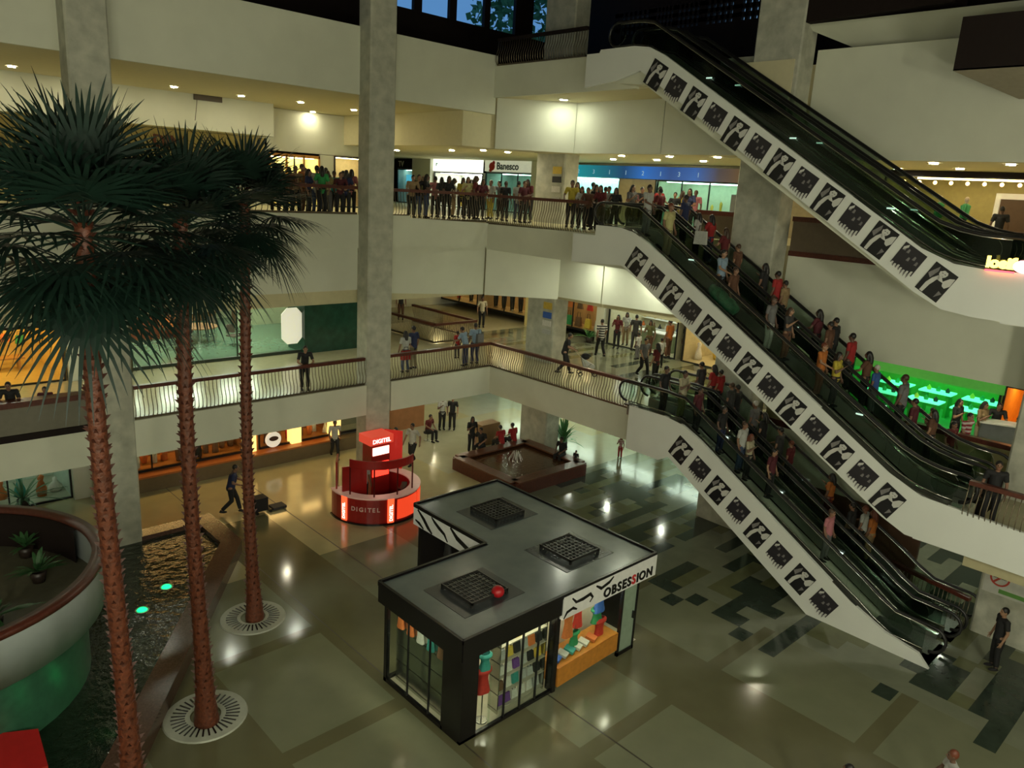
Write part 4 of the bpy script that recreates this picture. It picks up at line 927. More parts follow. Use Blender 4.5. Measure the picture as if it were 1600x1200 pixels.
# ---- ground floor left: long glowing display window with brown ledge
fr, t = shop('y', 28.4, 7.2, 12.6, .6, 2.9, 'long ground floor display window with orange lit goods, left one', 'orange', 1.4, (.24, .10, .03), sill=.05, mull=2)
goods(fr, 14, .68, 1.2, ['brown', 'orange', 'silver', 'white', 'red', 'brown', 'black'], 'vase-like item in the left ground floor display window', 'items in the left display window', 21, (.3, .9), w=.14)
fr, t = shop('y', 28.4, 13.2, 16.6, .6, 2.9, 'ground floor display window with orange lit goods and a white round sign, right one', 'orange', 1.4, (.24, .10, .03), sill=.05, mull=1)
goods(fr, 10, .68, 1.0, ['brown', 'orange', 'silver', 'white', 'red', 'yellow'], 'item in the right ground floor display window', 'items in the right display window', 22, (.3, .9), w=.13)
b = MB(); b.prism([(13.75 + .33 * math.cos(a), 1.0 + .33 * math.sin(a)) for a in [6.2832 * k / 24 for k in range(24)]], 'y', 28.2, 28.3); o = b.build('round_sign', M('round_sign_white', (.7, .65, .55), .5, em=(1, .9, .7), es=.5)); tag(o, 'white round sign with a dark oval standing in the ground floor display window', 'sign')
b = MB(); b.prism([(13.75 + .2 * math.cos(a), 1.05 + .1 * math.sin(a)) for a in [6.2832 * k / 18 for k in range(18)]], 'y', 28.17, 28.2); b.build('sign_oval', M('sign_brown', (.06, .03, .02), .5), o)
fr, t = shop('y', 28.4, 16.8, 19.4, .6, 2.9, 'ground floor display window with a large grey picture, beside the tall middle column', 'warm', .8, (.16, .15, .12), sill=.05)
glow = M('lit_pillar', (.8, .6, .25), .5, em=(1, .62, .18), es=1.6)
for k, x in enumerate((12.75, 14.75, 16.65)):
    b = MB(); b.box(x - .2, x + .25, 28.2, 28.6, .65, 2.75); b.box(x - .12, x + .17, 28.15, 28.2, 1.5, 2.4); tag(b.build('lit_pillar', glow), 'short glowing yellow pillar between the display windows, %s from the left' % ORD[k + 1], 'lit pillar', 'lit pillars')
b = MB(); b.box(7.2, 19.4, 27.9, 28.4, 0, .55); led = b.build('window_ledge', M('ledge_brown_stone', (.15, .11, .06), .4, nscale=5)); tag(led, 'long brown stone ledge under the ground floor display windows', 'ledge')
b = MB(); b.box(7.2, 16.7, 27.85, 28.4, .55, .62); b.build('ledge_top', M('ledge_orange_top', (.42, .13, .03), .4), led)
# ---- ground floor far left lit shop
fr, t = shop('y', 28.9, 2.6, 6.4, .0, 2.75, 'white lit ground floor shop at the far left behind the round platform', 'white', 2.6, (.42, .5, .42), mull=1, floorc=(.3, .3, .22))
goods(fr, 7, .0, 1.0, ['white', 'orange', 'teal', 'yellow', 'silver'], 'item in the white lit shop at the far left', 'items in the far left ground shop', 23, (.5, 1.6), w=.22)
tag(MB().box(6.42, 7.0, 28.6, 29.0, 0, 3.0).build('shop_pier', wall_m), 'pale pier between the white lit shop and the display windows', 'pier')
struct(MB().box(-12, 2.6, 28.9, 29.0, 0, 3.05).build('wall_ground_left', wall_m)); struct(MB().box(7.0, 19.5, 28.62, 28.7, 0, .6).build('wall_ground_far', wall_m)); struct(MB().box(7.0, 7.2, 28.4, 28.6, 0, 3.05).build('wall_ground_pier', wall_m))
# ---- ground floor right: bright shop fronts behind the fountain, mirrored in the floor
for k, (y0, y1, lt_, nm) in enumerate(((33.5, 29.6, 'white', 'far one'), (29.2, 25.4, 'white', 'second one'), (25.0, 21.4, 'white', 'third one'), (21.0, 17.2, 'white', 'fourth one'), (16.8, 13.2, 'white', 'fifth one'))):
    fr, t = shop('x', 31.2, y0, y1, 0, 2.95, 'bright ground floor shop front behind the fountain, ' + nm, lt_, 1.6, (.6, .66, .58), mull=2, n_strip=2)
    goods(fr, 6, .05, 1.1, allc, 'item in the ground floor shop front, ' + nm, 'items in the ground shops behind the fountain', 30 + k, (.6, 1.2), w=.15)
struct(MB().box(31.2, 31.4, -12, 13.2, 0, 3.05).build('wall_ground_right', wall_m)); struct(MB().box(19.4, 31.2, 36, 36.2, 0, 3.05).build('wall_ground_back', wall_m))
tag(MB().box(19.9, 22.0, 28.9, 29.3, 0, 1.7).build('wood_partition', M('orange_brown_panel', (.34, .15, .06), .5, nscale=3, noise_amt=.15)), 'orange brown panelled partition under the first balcony', 'partition')
tag(MB().box(22.3, 23.4, 24.9, 25.5, 0, 1.0).build('reception_counter', M('counter_tan', (.28, .17, .08), .5)), 'tan counter with people leaning on it under the first balcony', 'counter')
# ---- first floor: yellow lit shop with letter A
fr, t = shop('y', 29.5, .6, 6.65, L1, 6.15, 'yellow lit first floor shop with a grey sign band showing the letter A', 'yellow', 3.2, (.62, .42, .10), mull=0, n_strip=2, floorc=(.5, .35, .1), glass=False)
b = MB(); fr.box(b, 0, fr.L, -.1, 0, 6.15, 7.0); sb_ = b.build('sign_band', M('sign_band_grey', (.30, .28, .2), .5), t)
text_mb('A', .62, fr.P(4.38, -.11, 6.28), X3, Z3, .02, .02).build('sign_letter', M('letter_lit', (.9, .9, .85), .4, em=(1, 1, .95), es=1.6), sb_)
b = MB(); fr.box(b, -.1, fr.L + .1, -.13, .0, 6.98, 7.12); fr.box(b, -.1, fr.L + .1, -.13, 0, 6.1, 6.18); fr.box(b, fr.L - .25, fr.L - .15, -.13, 0, 6.1, 7.1); b.build('sign_frame', dark_m, t)
for k, (u, z, c) in enumerate(((3.95, 5.0, 'brown'), (4.5, 5.1, 'brown'), (4.9, 5.1, 'orange'), (5.35, 5.0, 'green'))):
    bag(*fr.P(u, 3.0, z), .3, .3, .1, c, '%s bag hung on the wall of the yellow lit shop, %s from the left' % (c, ORD[k + 1]), 'bags on the yellow shop wall')
b = MB(); b.box(3.6, 5.9, 31.6, 32.2, 4.6, 4.66); b.box(3.7, 3.76, 31.7, 32.1, 4.15, 4.6); b.box(5.7, 5.76, 31.7, 32.1, 4.15, 4.6); tag(b.build('display_table', M('table_orange', (.4, .2, .05), .4)), 'low orange display table inside the yellow lit shop', 'table')
b = MB(); b.box(2.2, 3.2, 30.4, 30.9, L1, 5.6); tag(b.build('display_cabinet', M('cabinet_orange', (.45, .14, .02), .4)), 'orange cabinet at the left inside the yellow lit shop', 'cabinet')
tag(MB().box(6.75, 7.2, 29.3, 29.7, L1, 7.15).build('shop_pier', wall_m), 'pale pier right of the yellow lit first floor shop', 'pier')
tag(MB().box(7.2, 8.9, 29.55, 29.75, L1, 7.15).build('dark_panel', M('olive_dark_panel', (.05, .045, .015), .4)), 'dark olive panel between the yellow shop and the glass office', 'panel')
struct(MB().box(-12, .6, 29.5, 29.7, L1, 7.2).build('wall_first_left', wall_m))
# ---- first floor: glass fronted office with a green floor
off = thing('glass_office', 'wide glass fronted first floor office with glossy green floor', 'shop', (12.5, 29.9, L1))
MB().box(8.95, 18.7, 29.9, 39, L1, L1 + .02).build('green_floor', M('office_floor_green', (.14, .22, .15), .12, noise_amt=.1, spec=.6), off)
MB().box(8.9, 19.0, 39, 39.2, L1, 7.2).build('back_wall', M('office_wall', (.42, .42, .28), .6), off); MB().box(8.85, 8.95, 29.9, 39, L1, 7.2).build('side_wall', M('office_wall', (.42, .42, .28), .6), off)
MB().box(8.97, 15.9, 29.9, 29.915, L1 + .1, 6.95).build('glass_pane', pane_m, off)
b = MB(); b.box(8.93, 9.02, 29.85, 29.96, L1, 7.05); b.box(8.93, 15.9, 29.85, 29.96, 6.93, 7.02); b.box(8.93, 15.9, 29.82, 29.96, L1, L1 + .12); b.box(13.05, 13.1, 29.87, 29.94, L1, 6.95); b.box(13.25, 13.3, 29.87, 29.94, L1, 6.95); b.build('window_frame', M('green_black_frame', (.02, .03, .02), .3), off)
MB().box(15.9, 18.65, 29.5, 31.0, L1, 6.95).build('green_marble_block', M('green_marble', (.012, .045, .028), .12, nscale=3, noise_amt=.3), off)
for k in range(6):
    b = MB(); x = 10 + (k % 3) * 2.8; y = 32 + (k // 3) * 3.6; b.box(x - .9, x + .9, y - .25, y + .25, 7.1, 7.16); b.build('ceiling_tube', M('office_tube', (1, 1, 1), .4, em=(.9, 1, .85), es=22 * LAMP), off)
o = thing('reception_counter', 'long dark red counter at the left of the glass office', 'counter', (11.2, 35.5, L1)); MB().box(10.4, 13.2, 35.2, 36.0, L1, 5.2).build('counter_front', M('counter_dark_red', (.22, .05, .02), .4), o); MB().box(10.3, 13.3, 35.1, 36.1, 5.2, 5.26).build('counter_top', white_m, o)
o = thing('display_rack', 'orange display rack with steel frame in the glass office', 'rack', (12.0, 34.1, L1)); MB().box(11.6, 12.5, 33.9, 34.4, 4.9, 5.4).build('rack_box', cmat('orange'), o)
b = MB()
for x in (11.6, 12.5):
    for y in (33.9, 34.4): b.tube([(x, y, L1), (x, y, 5.45)], .025, 6)
b.build('rack_frame', steel_m, o)
def office_chair(x, y, z, label, rz):
    t = thing('office_chair', label, 'chair', (x, y, z), 'office chairs behind the glass', rz)
    def bb(n, x0, x1, y0, y1, z0, z1, m): 
        o = bpy.data.objects.new(n, MB().box(x0, x1, y0, y1, z0, z1).mesh(n, m)); COL.objects.link(o); o.parent = t
    bb('seat', -.24, .24, -.24, .24, .44, .5, M('chair_fabric', (.12, .08, .06), .7)); bb('backrest', -.22, .22, .2, .26, .55, .95, M('chair_fabric', (.12, .08, .06), .7)); bb('armrest', -.28, -.24, -.2, .2, .62, .66, steel_m); bb('armrest', .24, .28, -.2, .2, .62, .66, steel_m)
    m = MB(); m.tube([(0, 0, .06), (0, 0, .45)], .03, 6)
    for k in range(5): a = 6.2832 * k / 5; m.tube([(0, 0, .1), (.28 * math.cos(a), .28 * math.sin(a), .04)], .02, 5)
    o = bpy.data.objects.new('swivel_base', m.mesh('swivel_base', steel_m)); COL.objects.link(o); o.parent = t
for k, (x, y, rz) in enumerate(((12.0, 32.6, 2.6), (14.0, 32.3, .3), (13.9, 34.9, 3.3), (12.9, 35.0, 2.9))): office_chair(x, y, L1, 'swivel chair at the round office table, %s' % ['front left', 'front right', 'back right', 'back left'][k], rz)
o = thing('office_table', 'brown round table with chairs in the glass office', 'table', (13.0, 33.7, L1)); MB().lathe((13.0, 33.7, L1 + .7), [(0, 0), (.8, 0), (.8, .05), (0, .05)], 24).build('tabletop', M('table_brown', (.3, .14, .06), .4), o); MB().tube([(13.0, 33.7, L1), (13.0, 33.7, L1 + .7)], .08, 8).build('table_leg', steel_m, o)
o = thing('bookcase', 'brown bookcase against the back wall of the glass office', 'bookcase', (14.6, 38.8, L1)); b = MB(); b.box(13.4, 15.8, 38.95, 38.99, L1, 6.4)
for z in (4.2, 4.8, 5.4, 6.0, 6.4): b.box(13.4, 15.8, 38.6, 38.99, z, z + .04)
for x in (13.4, 14.2, 15.0, 15.76): b.box(x, x + .04, 38.6, 38.99, L1, 6.44)
b.build('shelves', M('bookcase_brown', (.2, .1, .04), .5), o)
for k, (x, c) in enumerate(((16.6, 'brown'), (17.6, 'green'))): tag(MB().box(x - .4, x + .4, 37.0, 37.6, L1, 4.95).build('office_cabinet', cmat(c)), '%s low cabinet at the right of the glass office' % c, 'cabinet')
o = thing('framed_picture', 'framed picture on the wall of the glass office', 'picture', (17.5, 36.4, 5.8)); MB().box(16.9, 17.9, 36.38, 36.42, 5.8, 6.8).build('frame', wood_m, o); MB().box(17.0, 17.8, 36.36, 36.38, 5.9, 6.7).build('picture', M('picture_pale', (.5, .45, .3), .5), o); MB().box(16.0, 18.9, 36.42, 36.5, L1, 7.2).build('wall_panel', M('office_wall', (.42, .42, .28), .6), off)
b = MB(); b.prism([(14.95, 4.85), (15.2, 4.6), (15.65, 4.6), (15.88, 4.85), (15.88, 5.9), (15.65, 6.15), (15.2, 6.15), (14.95, 5.9)], 'y', 29.7, 29.76); tag(b.build('octagonal_sign', M('octagon_sign_white', (.75, .73, .6), .5, em=(1, .96, .78), es=.4)), 'blank white octagonal sign glowing in the office window', 'sign')
# ---- first floor far side, behind the small opening
struct(MB().box(19.0, 42, 38.5, 38.7, L1, 7.2).build('wall_first_far', wall_m)); struct(MB().box(18.7, 18.8, 29.9, 38.5, L1, 7.2).build('wall_first_mid', wall_m))
fr, t = shop('y', 37.6, 22.6, 25.4, L1, 6.9, 'greenish far shop window on the first floor', 'white', .8, (.30, .30, .2), mull=1); goods(fr, 5, L1 + .05, 1.2, ['white', 'brown', 'teal', 'silver'], 'item in the greenish far shop window', 'items in the far greenish window', 41, (.2, .6), w=.14)
# ---- first floor right: clothes shops on X = 30.3
fr, t = shop('x', 30.35, 38.4, 34.9, 4.5, 6.9, 'first floor clothes shop window with a red dress', 'warm', 1.6, (.5, .36, .2), mull=1, sill=.05)
mannequin(fr.P(1.0, .6, 4.6), 'red', 'mannequin in a red dress in the far clothes shop window', pants='red'); mannequin(fr.P(2.2, .6, 4.6), 'black', 'mannequin in black in the far clothes shop window', pants='black'); mannequin(fr.P(2.9, .9, 4.6), 'white', 'mannequin in white in the far clothes shop window', pants='black')
fr, t = shop('x', 30.35, 34.4, 30.6, 4.5, 6.9, 'first floor clothes shop window with white sill and red and black clothes', 'warm', 1.6, (.45, .3, .15), mull=1, sill=.05)
for k, c in enumerate(('orange', 'red', 'black', 'brown', 'white')): mannequin(fr.P(.5 + k * .72, .6, 4.6), c, '%s dressed mannequin in the window left of the column with notices, %s from the left' % (c, ORD[k + 1]), 'mannequins left of the column', pants='black')
fr, t = shop('x', 30.35, 28.9, 25.3, 4.5, 6.6, 'first floor shop window with brown hangings right of the column with notices', 'warm', 1.4, (.28, .16, .07), mull=1, sill=.05)
for k, c in enumerate(('brown', 'orange', 'brown', 'red', 'yellow')): garment(*fr.P(.45 + k * .7, .5, 0)[:2], 6.35, .8, .5, .2, c, '%s hanging cloth in the brown shop window, %s from the left' % (c, ORD[k + 1]), group='cloths in the brown window', yaw=math.pi / 2)
for k, c in enumerate(('brown', 'green', 'brown', 'yellow', 'silver')): bag(*fr.P(.4 + k * .7, .5, 4.6), .4, .5, .2, c, '%s bag low in the brown shop window, %s from the left' % (c, ORD[k + 1]), 'bags in the brown window', math.pi / 2)
tag(MB().box(30.1, 30.6, 24.75, 25.25, L1, 7.2).build('shop_pier', wall_m), 'pale pier between the brown window and the brightly lit gift shop', 'pier')
tag(MB().box(30.1, 30.6, 28.95, 30.5, L1, 7.2).build('shop_pier', M('yellow_pier', (.6, .5, .2), .6)), 'wide yellowish pier seen right behind the column with notices', 'pier')
fr, t = shop('x', 30.35, 24.6, 20.4, L1, 6.6, 'brightly lit gift shop on the first floor full of small goods', 'white', 3.0, (.5, .48, .32), mull=0, glass=False, n_strip=2)
for z in (4.9, 5.4, 5.9):
    b = MB(); fr.box(b, .1, fr.L - .1, 2.6, 2.95, z - .04, z); tag(b.build('wall_shelf', white_m), 'wall shelf in the bright gift shop, %s from the floor' % ORD[int((z - 4.4) / .5 + .5)], 'shelf', 'shelves in the gift shop')
    goods(fr, 12, z, .36, allc, 'small item in gift shop, %s shelf from floor' % ORD[int((z - 4.4) / .5 + .5)], 'small goods in the gift shop', int(z * 10), (2.7, 2.85), w=.1)
o = thing('display_counter', 'white topped display counter in the gift shop', 'counter', fr.P(2.2, 1.2, L1)); b = MB(); fr.box(b, 1.2, 3.4, .9, 1.5, L1, 5.0); b.build('counter_body', M('counter_green', (.2, .25, .15), .5), o); b = MB(); fr.box(b, 1.15, 3.45, .85, 1.55, 5.0, 5.05); b.build('counter_top', white_m, o)
fr, t = shop('x', 30.35, 20.0, 15.5, L1, 6.6, 'lit shop right of the gift shop on the first floor, half behind the escalator', 'warm', 3.0, (.45, .4, .25), mull=0, glass=False, n_strip=2)
goods(fr, 9, L1 + .03, 1.3, allc, 'item standing in the shop right of the gift shop', 'goods right of the gift shop', 77, (.6, 2.4), w=.2)
struct(MB().box(30.3, 30.5, 11.6, 15.5, L1, 7.2).build('wall_first_right', wall_m))
# ---- green lit shop
fr, t = shop('x', 29.2, 11.6, 6.6, L1, 6.2, 'green lit first floor shop with glowing display tables', 'green', 3.2, (.10, .32, .05), mull=0, glass=False, n_strip=2, floorc=(.1, .3, .1))
for k in range(6):
    u = .4 + (k % 3) * 1.5; w = .5 + (k // 3) * 1.2; o = thing('glowing_table', 'mint glowing display table in the green shop, %s row, %s from the left' % (['front', 'back'][k // 3], ORD[k % 3 + 1]), 'table', fr.P(u + .5, w, L1), 'tables in the green shop')
    b = MB(); fr.box(b, u, u + 1.15, w, w + .7, 4.9 + .15 * (k // 3), 4.95 + .15 * (k // 3)); b.build('tabletop', M('mint_top', (.3, .9, .6), .3, em=(.12, 1, .5), es=1.1), o)
    b = MB(); fr.box(b, u + .1, u + .2, w + .1, w + .6, L1, 4.9 + .15 * (k // 3)); fr.box(b, u + .95, u + 1.05, w + .1, w + .6, L1, 4.9 + .15 * (k // 3)); b.build('table_leg', M('green_leg', (.05, .3, .05), .5), o)
    for j in range(3):
        p = fr.P(u + .25 + j * .33, w + .35, 4.95 + .15 * (k // 3)); b = MB(); b.lathe(p, [(0, 0), (.07, 0), (.09, .08), (.03, .16), (0, .2)], 8); tag(b.build('display_item', cmat(['yellow', 'green', 'black'][j]), smooth=True), '%s item on %s row mint table, %s table, %s item' % (['yellow', 'green', 'black'][j], ['front', 'back'][k // 3], ORD[k % 3 + 1], ORD[j + 1]), 'goods', 'goods on the mint tables')
fr, t = shop('x', 29.2, 6.5, 4.9, L1, 6.2, 'orange lit end bay of the green shop with two dark rods', 'orange', 2.5, (.7, .35, .04), mull=0, glass=False)
b = MB(); fr.box(b, .75, .8, .3, .35, L1, 6.2); fr.box(b, 1.1, 1.15, .3, .35, L1, 6.2); tag(b.build('hanging_rods', dark_m), 'two dark rods in the orange bay of the green shop', 'rods')
b = MB(); fr.box(b, -5.0, 0, -.1, 0, 5.85, 6.25); tag(b.build('shop_valance', M('valance_green', (.1, .4, .05), .5, em=(.1, .7, .1), es=.15)), 'green valance over the front of the green lit shop', 'valance')
struct(MB().box(29.1, 29.3, -12, 4.85, L1, 7.2).build('wall_first_right', wall_m)); struct(MB().box(29.1, 30.5, 11.62, 11.7, L1, 7.2).build('wall_first_right', wall_m))
struct(MB().box(29.1, 29.3, 4.9, 11.62, 6.25, 7.2).build('wall_first_right', wall_m))
bt = thing('ticket_booth', 'grey blue booth counter beside the green shop with two people behind it', 'booth', (27.7, 6.0, L1)); b = MB(); b.slab((27.35, 6.6), (27.95, 5.2), .25, L1, 5.25); b.build('booth_front', M('booth_grey', (.16, .18, .2), .5), bt); b = MB(); b.slab((27.3, 6.65), (28.0, 5.15), .3, 5.25, 5.3); b.build('booth_top', white_m, bt)
# ---- second floor left: warm shops behind the palms
struct(MB().box(-12, 12.4, 33, 33.1, L2, 13.1).build('wall_second_left', M('yellow_wall', (.5, .42, .18), .7)))
fr, t = shop('y', 33, 12.4, 14.7, L2, 12.2, 'bright shop behind the crowns of the two right palms, second floor', 'white', 1.5, (.55, .55, .4), mull=1); goods(fr, 5, L2 + .05, 1.6, allc, 'item in the bright shop behind the palm crowns', 'goods behind the palm crowns', 61, (.4, 1.1), w=.2)
o = MB().box(5, 15.9, 32.9, 33.02, 12.2, 13.1).build('sign_board', M('sign_board_yellow', (.45, .36, .13), .6)); tag(o, 'long yellowish sign board with brown capital letters behind the palms', 'sign')
text_mb('DINI', .66, (11.2, 32.88, 12.4), X3, Z3, .02, .02).build('sign_lettering', M('letter_brown', (.18, .05, .02), .4), o)
fr, t = shop('y', 33, 16.1, 18.6, L2, 12.45, 'shop window with orange frame and two white panes, left of the tall middle column', 'warm', 1.2, (.75, .68, .4), mull=1, n_strip=2); goods(fr, 4, L2 + .05, 1.0, ['white', 'yellow', 'red', 'teal'], 'item in the orange framed window', 'goods in the orange framed window', 62, (.3, .8), w=.15)
b = MB()
for u in (0, .8, 1.65, 2.42): fr.box(b, u, u + .08, -.1, -.02, L2, 12.5)
fr.box(b, 0, 2.5, -.1, -.02, 12.4, 12.52); b.build('orange_frame', M('frame_orange', (.5, .22, .04), .4), t)
fr, t = shop('y', 33, 19.4, 21.5, L2, 12.6, 'cream shop front with a pink poster beside the tall middle column', 'warm', 1.2, (.6, .5, .35), mull=0); goods(fr, 4, L2 + .05, 1.2, ['red', 'purple', 'white', 'orange'], 'item in the cream shop front', 'goods in the cream front', 63, (.3, .8), w=.15)
struct(MB().box(14.75, 16.05, 33, 33.1, L2, 13.1).build('wall_second_left', wall_m)); struct(MB().box(18.65, 19.35, 33, 33.1, L2, 12.6).build('wall_second_left', wall_m)); struct(MB().box(14.7, 21.5, 33, 33.1, 12.62, 14.4).build('wall_second_left', wall_m))
# ---- second floor right: shop line on X = 31
def front_sign(y0, y1, z0, z1, m, label): return tag(MB().box(30.86, 31.0, y1, y0, z0, z1).build('sign_band', m), label, 'sign')
o = front_sign(44.5, 42.6, 12.5, 13.12, dark_m, 'dark brown sign reading TV at the far end of the second floor')
fr, t = shop('x', 31, 44.5, 42.6, L2, 12.45, 'shop with a blue screen under the TV sign', 'teal', 1.5, (.35, .4, .4)); b = MB(); fr.box(b, .3, 1.6, .5, .55, 11.3, 12.1); tag(b.build('screen', M('blue_screen', (.05, .3, .4), .3, em=(.1, .5, .7), es=.8)), 'blue lit screen hanging in the shop under the TV sign', 'screen')
text_mb('TV', .5, (30.84, 44.2, 12.6), -Y3, Z3, .01, .01).build('sign_lettering', M('letter_cream', (.6, .55, .4), .4), o)
tag(MB().box(30.7, 31.2, 40.5, 42.45, L2, 13.12).build('shop_pier', wall_m), 'wide pale pier left of the bright white sign, second floor', 'pier')
o = front_sign(40.4, 35.7, 12.4, 13.15, M('white_lit_sign', (.9, .9, .85), .4, em=(.95, 1, .88), es=1.5), 'long glowing white sign box left of the bank sign')
text_mb('r', .4, (30.84, 40.1, 12.7), -Y3, Z3, .01, .01).build('sign_lettering', cmat('green'), o)
fr, t = shop('x', 31, 40.4, 35.7, L2, 12.35, 'bright white shop under the glowing white sign, second floor', 'white', 2.2, (.7, .7, .62), n_strip=3, glass=False); goods(fr, 10, L2 + .05, 1.7, ['brown', 'white', 'silver', 'white', 'yellow'], 'item in the bright white shop', 'goods in the bright white shop', 64, (.6, 1.8), w=.18)
o = front_sign(35.4, 31.3, 12.5, 13.12, M('bank_sign_cream', (.62, .62, .48), .45, em=(.9, .95, .7), es=.35), 'cream bank sign reading Banesco with a red round emblem')
text_mb('Banesco', .56, (30.84, 34.35, 12.63), -Y3, Z3, .01, .012).build('sign_lettering', M('letter_dark_green', (.02, .05, .03), .4), o)
b = MB(); b.ball((30.84, 34.75, 12.78), (.03, .26, .24), nu=14); b.ball((30.83, 34.6, 12.98), (.03, .12, .12), nu=10); b.ball((30.83, 34.85, 12.56), (.03, .14, .1), nu=10); b.build('sign_emblem', M('emblem_red', (.45, .03, .02), .4), o)
fr, t = shop('x', 31, 35.4, 31.3, L2, 12.45, 'bank front with pale green glass under the cream sign', 'teal', 2.2, (.35, .45, .4), mull=2); goods(fr, 4, L2 + .05, 1.2, ['teal', 'white', 'silver'], 'item inside the bank front', 'goods in the bank front', 65, (.8, 1.8), w=.15)
tag(MB().box(30.6, 31.3, 29.0, 31.2, L2, 13.12).build('shop_pier', wall_m), 'pale pier between the bank and the blue sign, second floor', 'pier')
bsn = bpy.data.materials.new('blue_teal_sign'); bsn.use_nodes = True; nt = bsn.node_tree; bs = nt.nodes['Principled BSDF']; tc = nt.nodes.new('ShaderNodeTexCoord'); sx = nt.nodes.new('ShaderNodeSeparateXYZ'); cr = nt.nodes.new('ShaderNodeValToRGB'); mp = nt.nodes.new('ShaderNodeMapRange')
mp.inputs[1].default_value = -5.2; mp.inputs[2].default_value = 5.2; nt.links.new(tc.outputs['Object'], sx.inputs[0]); nt.links.new(sx.outputs[1], mp.inputs[0]); nt.links.new(mp.outputs[0], cr.inputs[0])
e = cr.color_ramp.elements; e[0].position = 0; e[0].color = (.10, .06, .03, 1); e[1].position = 1; e[1].color = (.02, .55, .6, 1)
for p, c in ((.1, (.06, .05, .06, 1)), (.22, (.03, .10, .35, 1)), (.35, (.02, .06, .22, 1)), (.5, (.02, .12, .45, 1)), (.62, (.01, .05, .14, 1)), (.78, (.01, .14, .2, 1)), (.9, (.01, .22, .28, 1))):
    q = cr.color_ramp.elements.new(p); q.color = c
nt.links.new(cr.outputs[0], bs.inputs['Base Color']); nt.links.new(cr.outputs[0], bs.inputs['Emission Color']); bs.inputs['Emission Strength'].default_value = .8
o = front_sign(28.9, 18.45, 12.42, 13.0, bsn, 'long blue and teal glowing sign band with small pale marks')
for k in range(9): text_mb('23112131 2'[k], .3, (30.84, 28.0 - k * 1.05, 12.58), -Y3, Z3, .008).build('sign_mark', M('letter_pale_blue', (.4, .55, .6), .4, em=(.5, .8, 1), es=.3), o) if k != 8 else None
tag(MB().box(30.75, 31.05, 18.3, 29.0, 13.0, 13.1).build('metal_canopy', M('canopy_metal', (.25, .25, .22), .3, .8)), 'dark metal canopy edge above the blue sign', 'canopy')
fr, t = shop('x', 31, 28.8, 25.3, 11.2, 12.4, 'bright cyan menu boards under the left end of the blue sign', 'teal', .5, (.5, .9, .85), n_strip=1, glass=False, frame=False)
for k in range(5): b = MB(); fr.box(b, .15 + k * .68, .65 + k * .68, .3, .33, 11.7, 12.2); tag(b.build('menu_board', M('menu_cyan', (.4, .8, .75), .4, em=(.55, 1, .95), es=1.7 if k % 2 else .9)), 'glowing cyan menu board, %s from the left under the blue sign' % ORD[k + 1], 'menu board', 'menu boards')
struct(MB().box(31, 31.2, 25.3, 28.8, L2, 11.2).build('wall_second_right', M('counter_white', (.5, .55, .5), .5)))
struct(MB().box(31, 31.2, 23.0, 25.3, L2, 12.4).build('wall_second_right', M('wall_beige', (.42, .35, .22), .6)))
fr, t = shop('x', 31, 23.0, 18.5, L2, 12.4, 'glass doors and pale interior under the right part of the blue sign', 'teal', 2.4, (.45, .5, .38), mull=2, n_strip=2); goods(fr, 5, L2 + .05, 1.3, ['green', 'yellow', 'silver'], 'item behind the glass doors under the blue sign', 'goods behind the glass doors', 66, (.8, 1.8), w=.16)
tag(MB().box(30.6, 30.9, 17.2, 18.6, L2, 11.9).build('grey_panel', M('grey_panel', (.16, .17, .17), .4)), 'grey free standing panel at the right end of the blue sign', 'panel')
struct(MB().box(31, 31.2, 12.3, 18.45, L2, 13.1).build('wall_second_right', M('wall_beige', (.42, .35, .22), .6)))
# menswear shop at the right edge
fr, t = shop('x', 31, 12.3, .5, 10.9, 12.95, 'warm lit menswear shop at the right with suits and a row of small lamps', 'warm', 2.6, (.34, .30, .12), mull=0, n_strip=1, glass=False)
b = MB(); fr.box(b, 0, fr.L, -.1, 0, 12.93, 13.1); b.build('lintel', dark_m, t)
struct(MB().box(31, 31.2, .5, 12.3, L2, 10.9).build('wall_second_right', wall_m))
for k in range(11):
    p = fr.P(.5 + k * .55, .5, 12.72); b = MB(); b.ball(p, .07, nu=8, nv=6); tag(b.build('shop_bulb', M('bulb_orange', (1, .6, .2), .4, em=(1, .6, .22), es=9), smooth=True), 'small orange bulb in the menswear shop ceiling, %s from the left' % ORD[k + 1], 'bulb', 'bulbs in the menswear shop')
for k, u in enumerate((1.8, 2.7, 5.1, 5.6)): mannequin(fr.P(u, .8, 10.75 if k < 2 else 10.6), ['green', 'green', 'black', 'black'][k], 'suited mannequin in the menswear shop, %s from the left' % ORD[k + 1], 'menswear mannequins', 'black', h=1.5)
o = thing('menswear_display_frame', 'pale framed display with a brown picture of a man in the menswear shop', 'display', fr.P(4.6, 1.2, 10.95)); b = MB(); fr.box(b, 3.5, 3.65, 1.2, 1.3, 10.95, 12.4); fr.box(b, 5.8, 5.95, 1.2, 1.3, 10.95, 12.4); fr.box(b, 3.5, 5.95, 1.2, 1.3, 12.25, 12.45); b.build('frame', M('frame_cream', (.7, .66, .5), .5, em=(1, .9, .6), es=.3), o)
b = MB(); fr.box(b, 3.65, 5.8, 1.32, 1.36, 10.95, 12.25); b.build('picture', M('picture_brown', (.14, .08, .04), .5), o); b = MB(); q = fr.P(5.1, 1.28, 11.9); b.ball(q, (.03, .12, .17)); b.build('picture_face', M('picture_skin', (.5, .3, .18), .6), o, True)
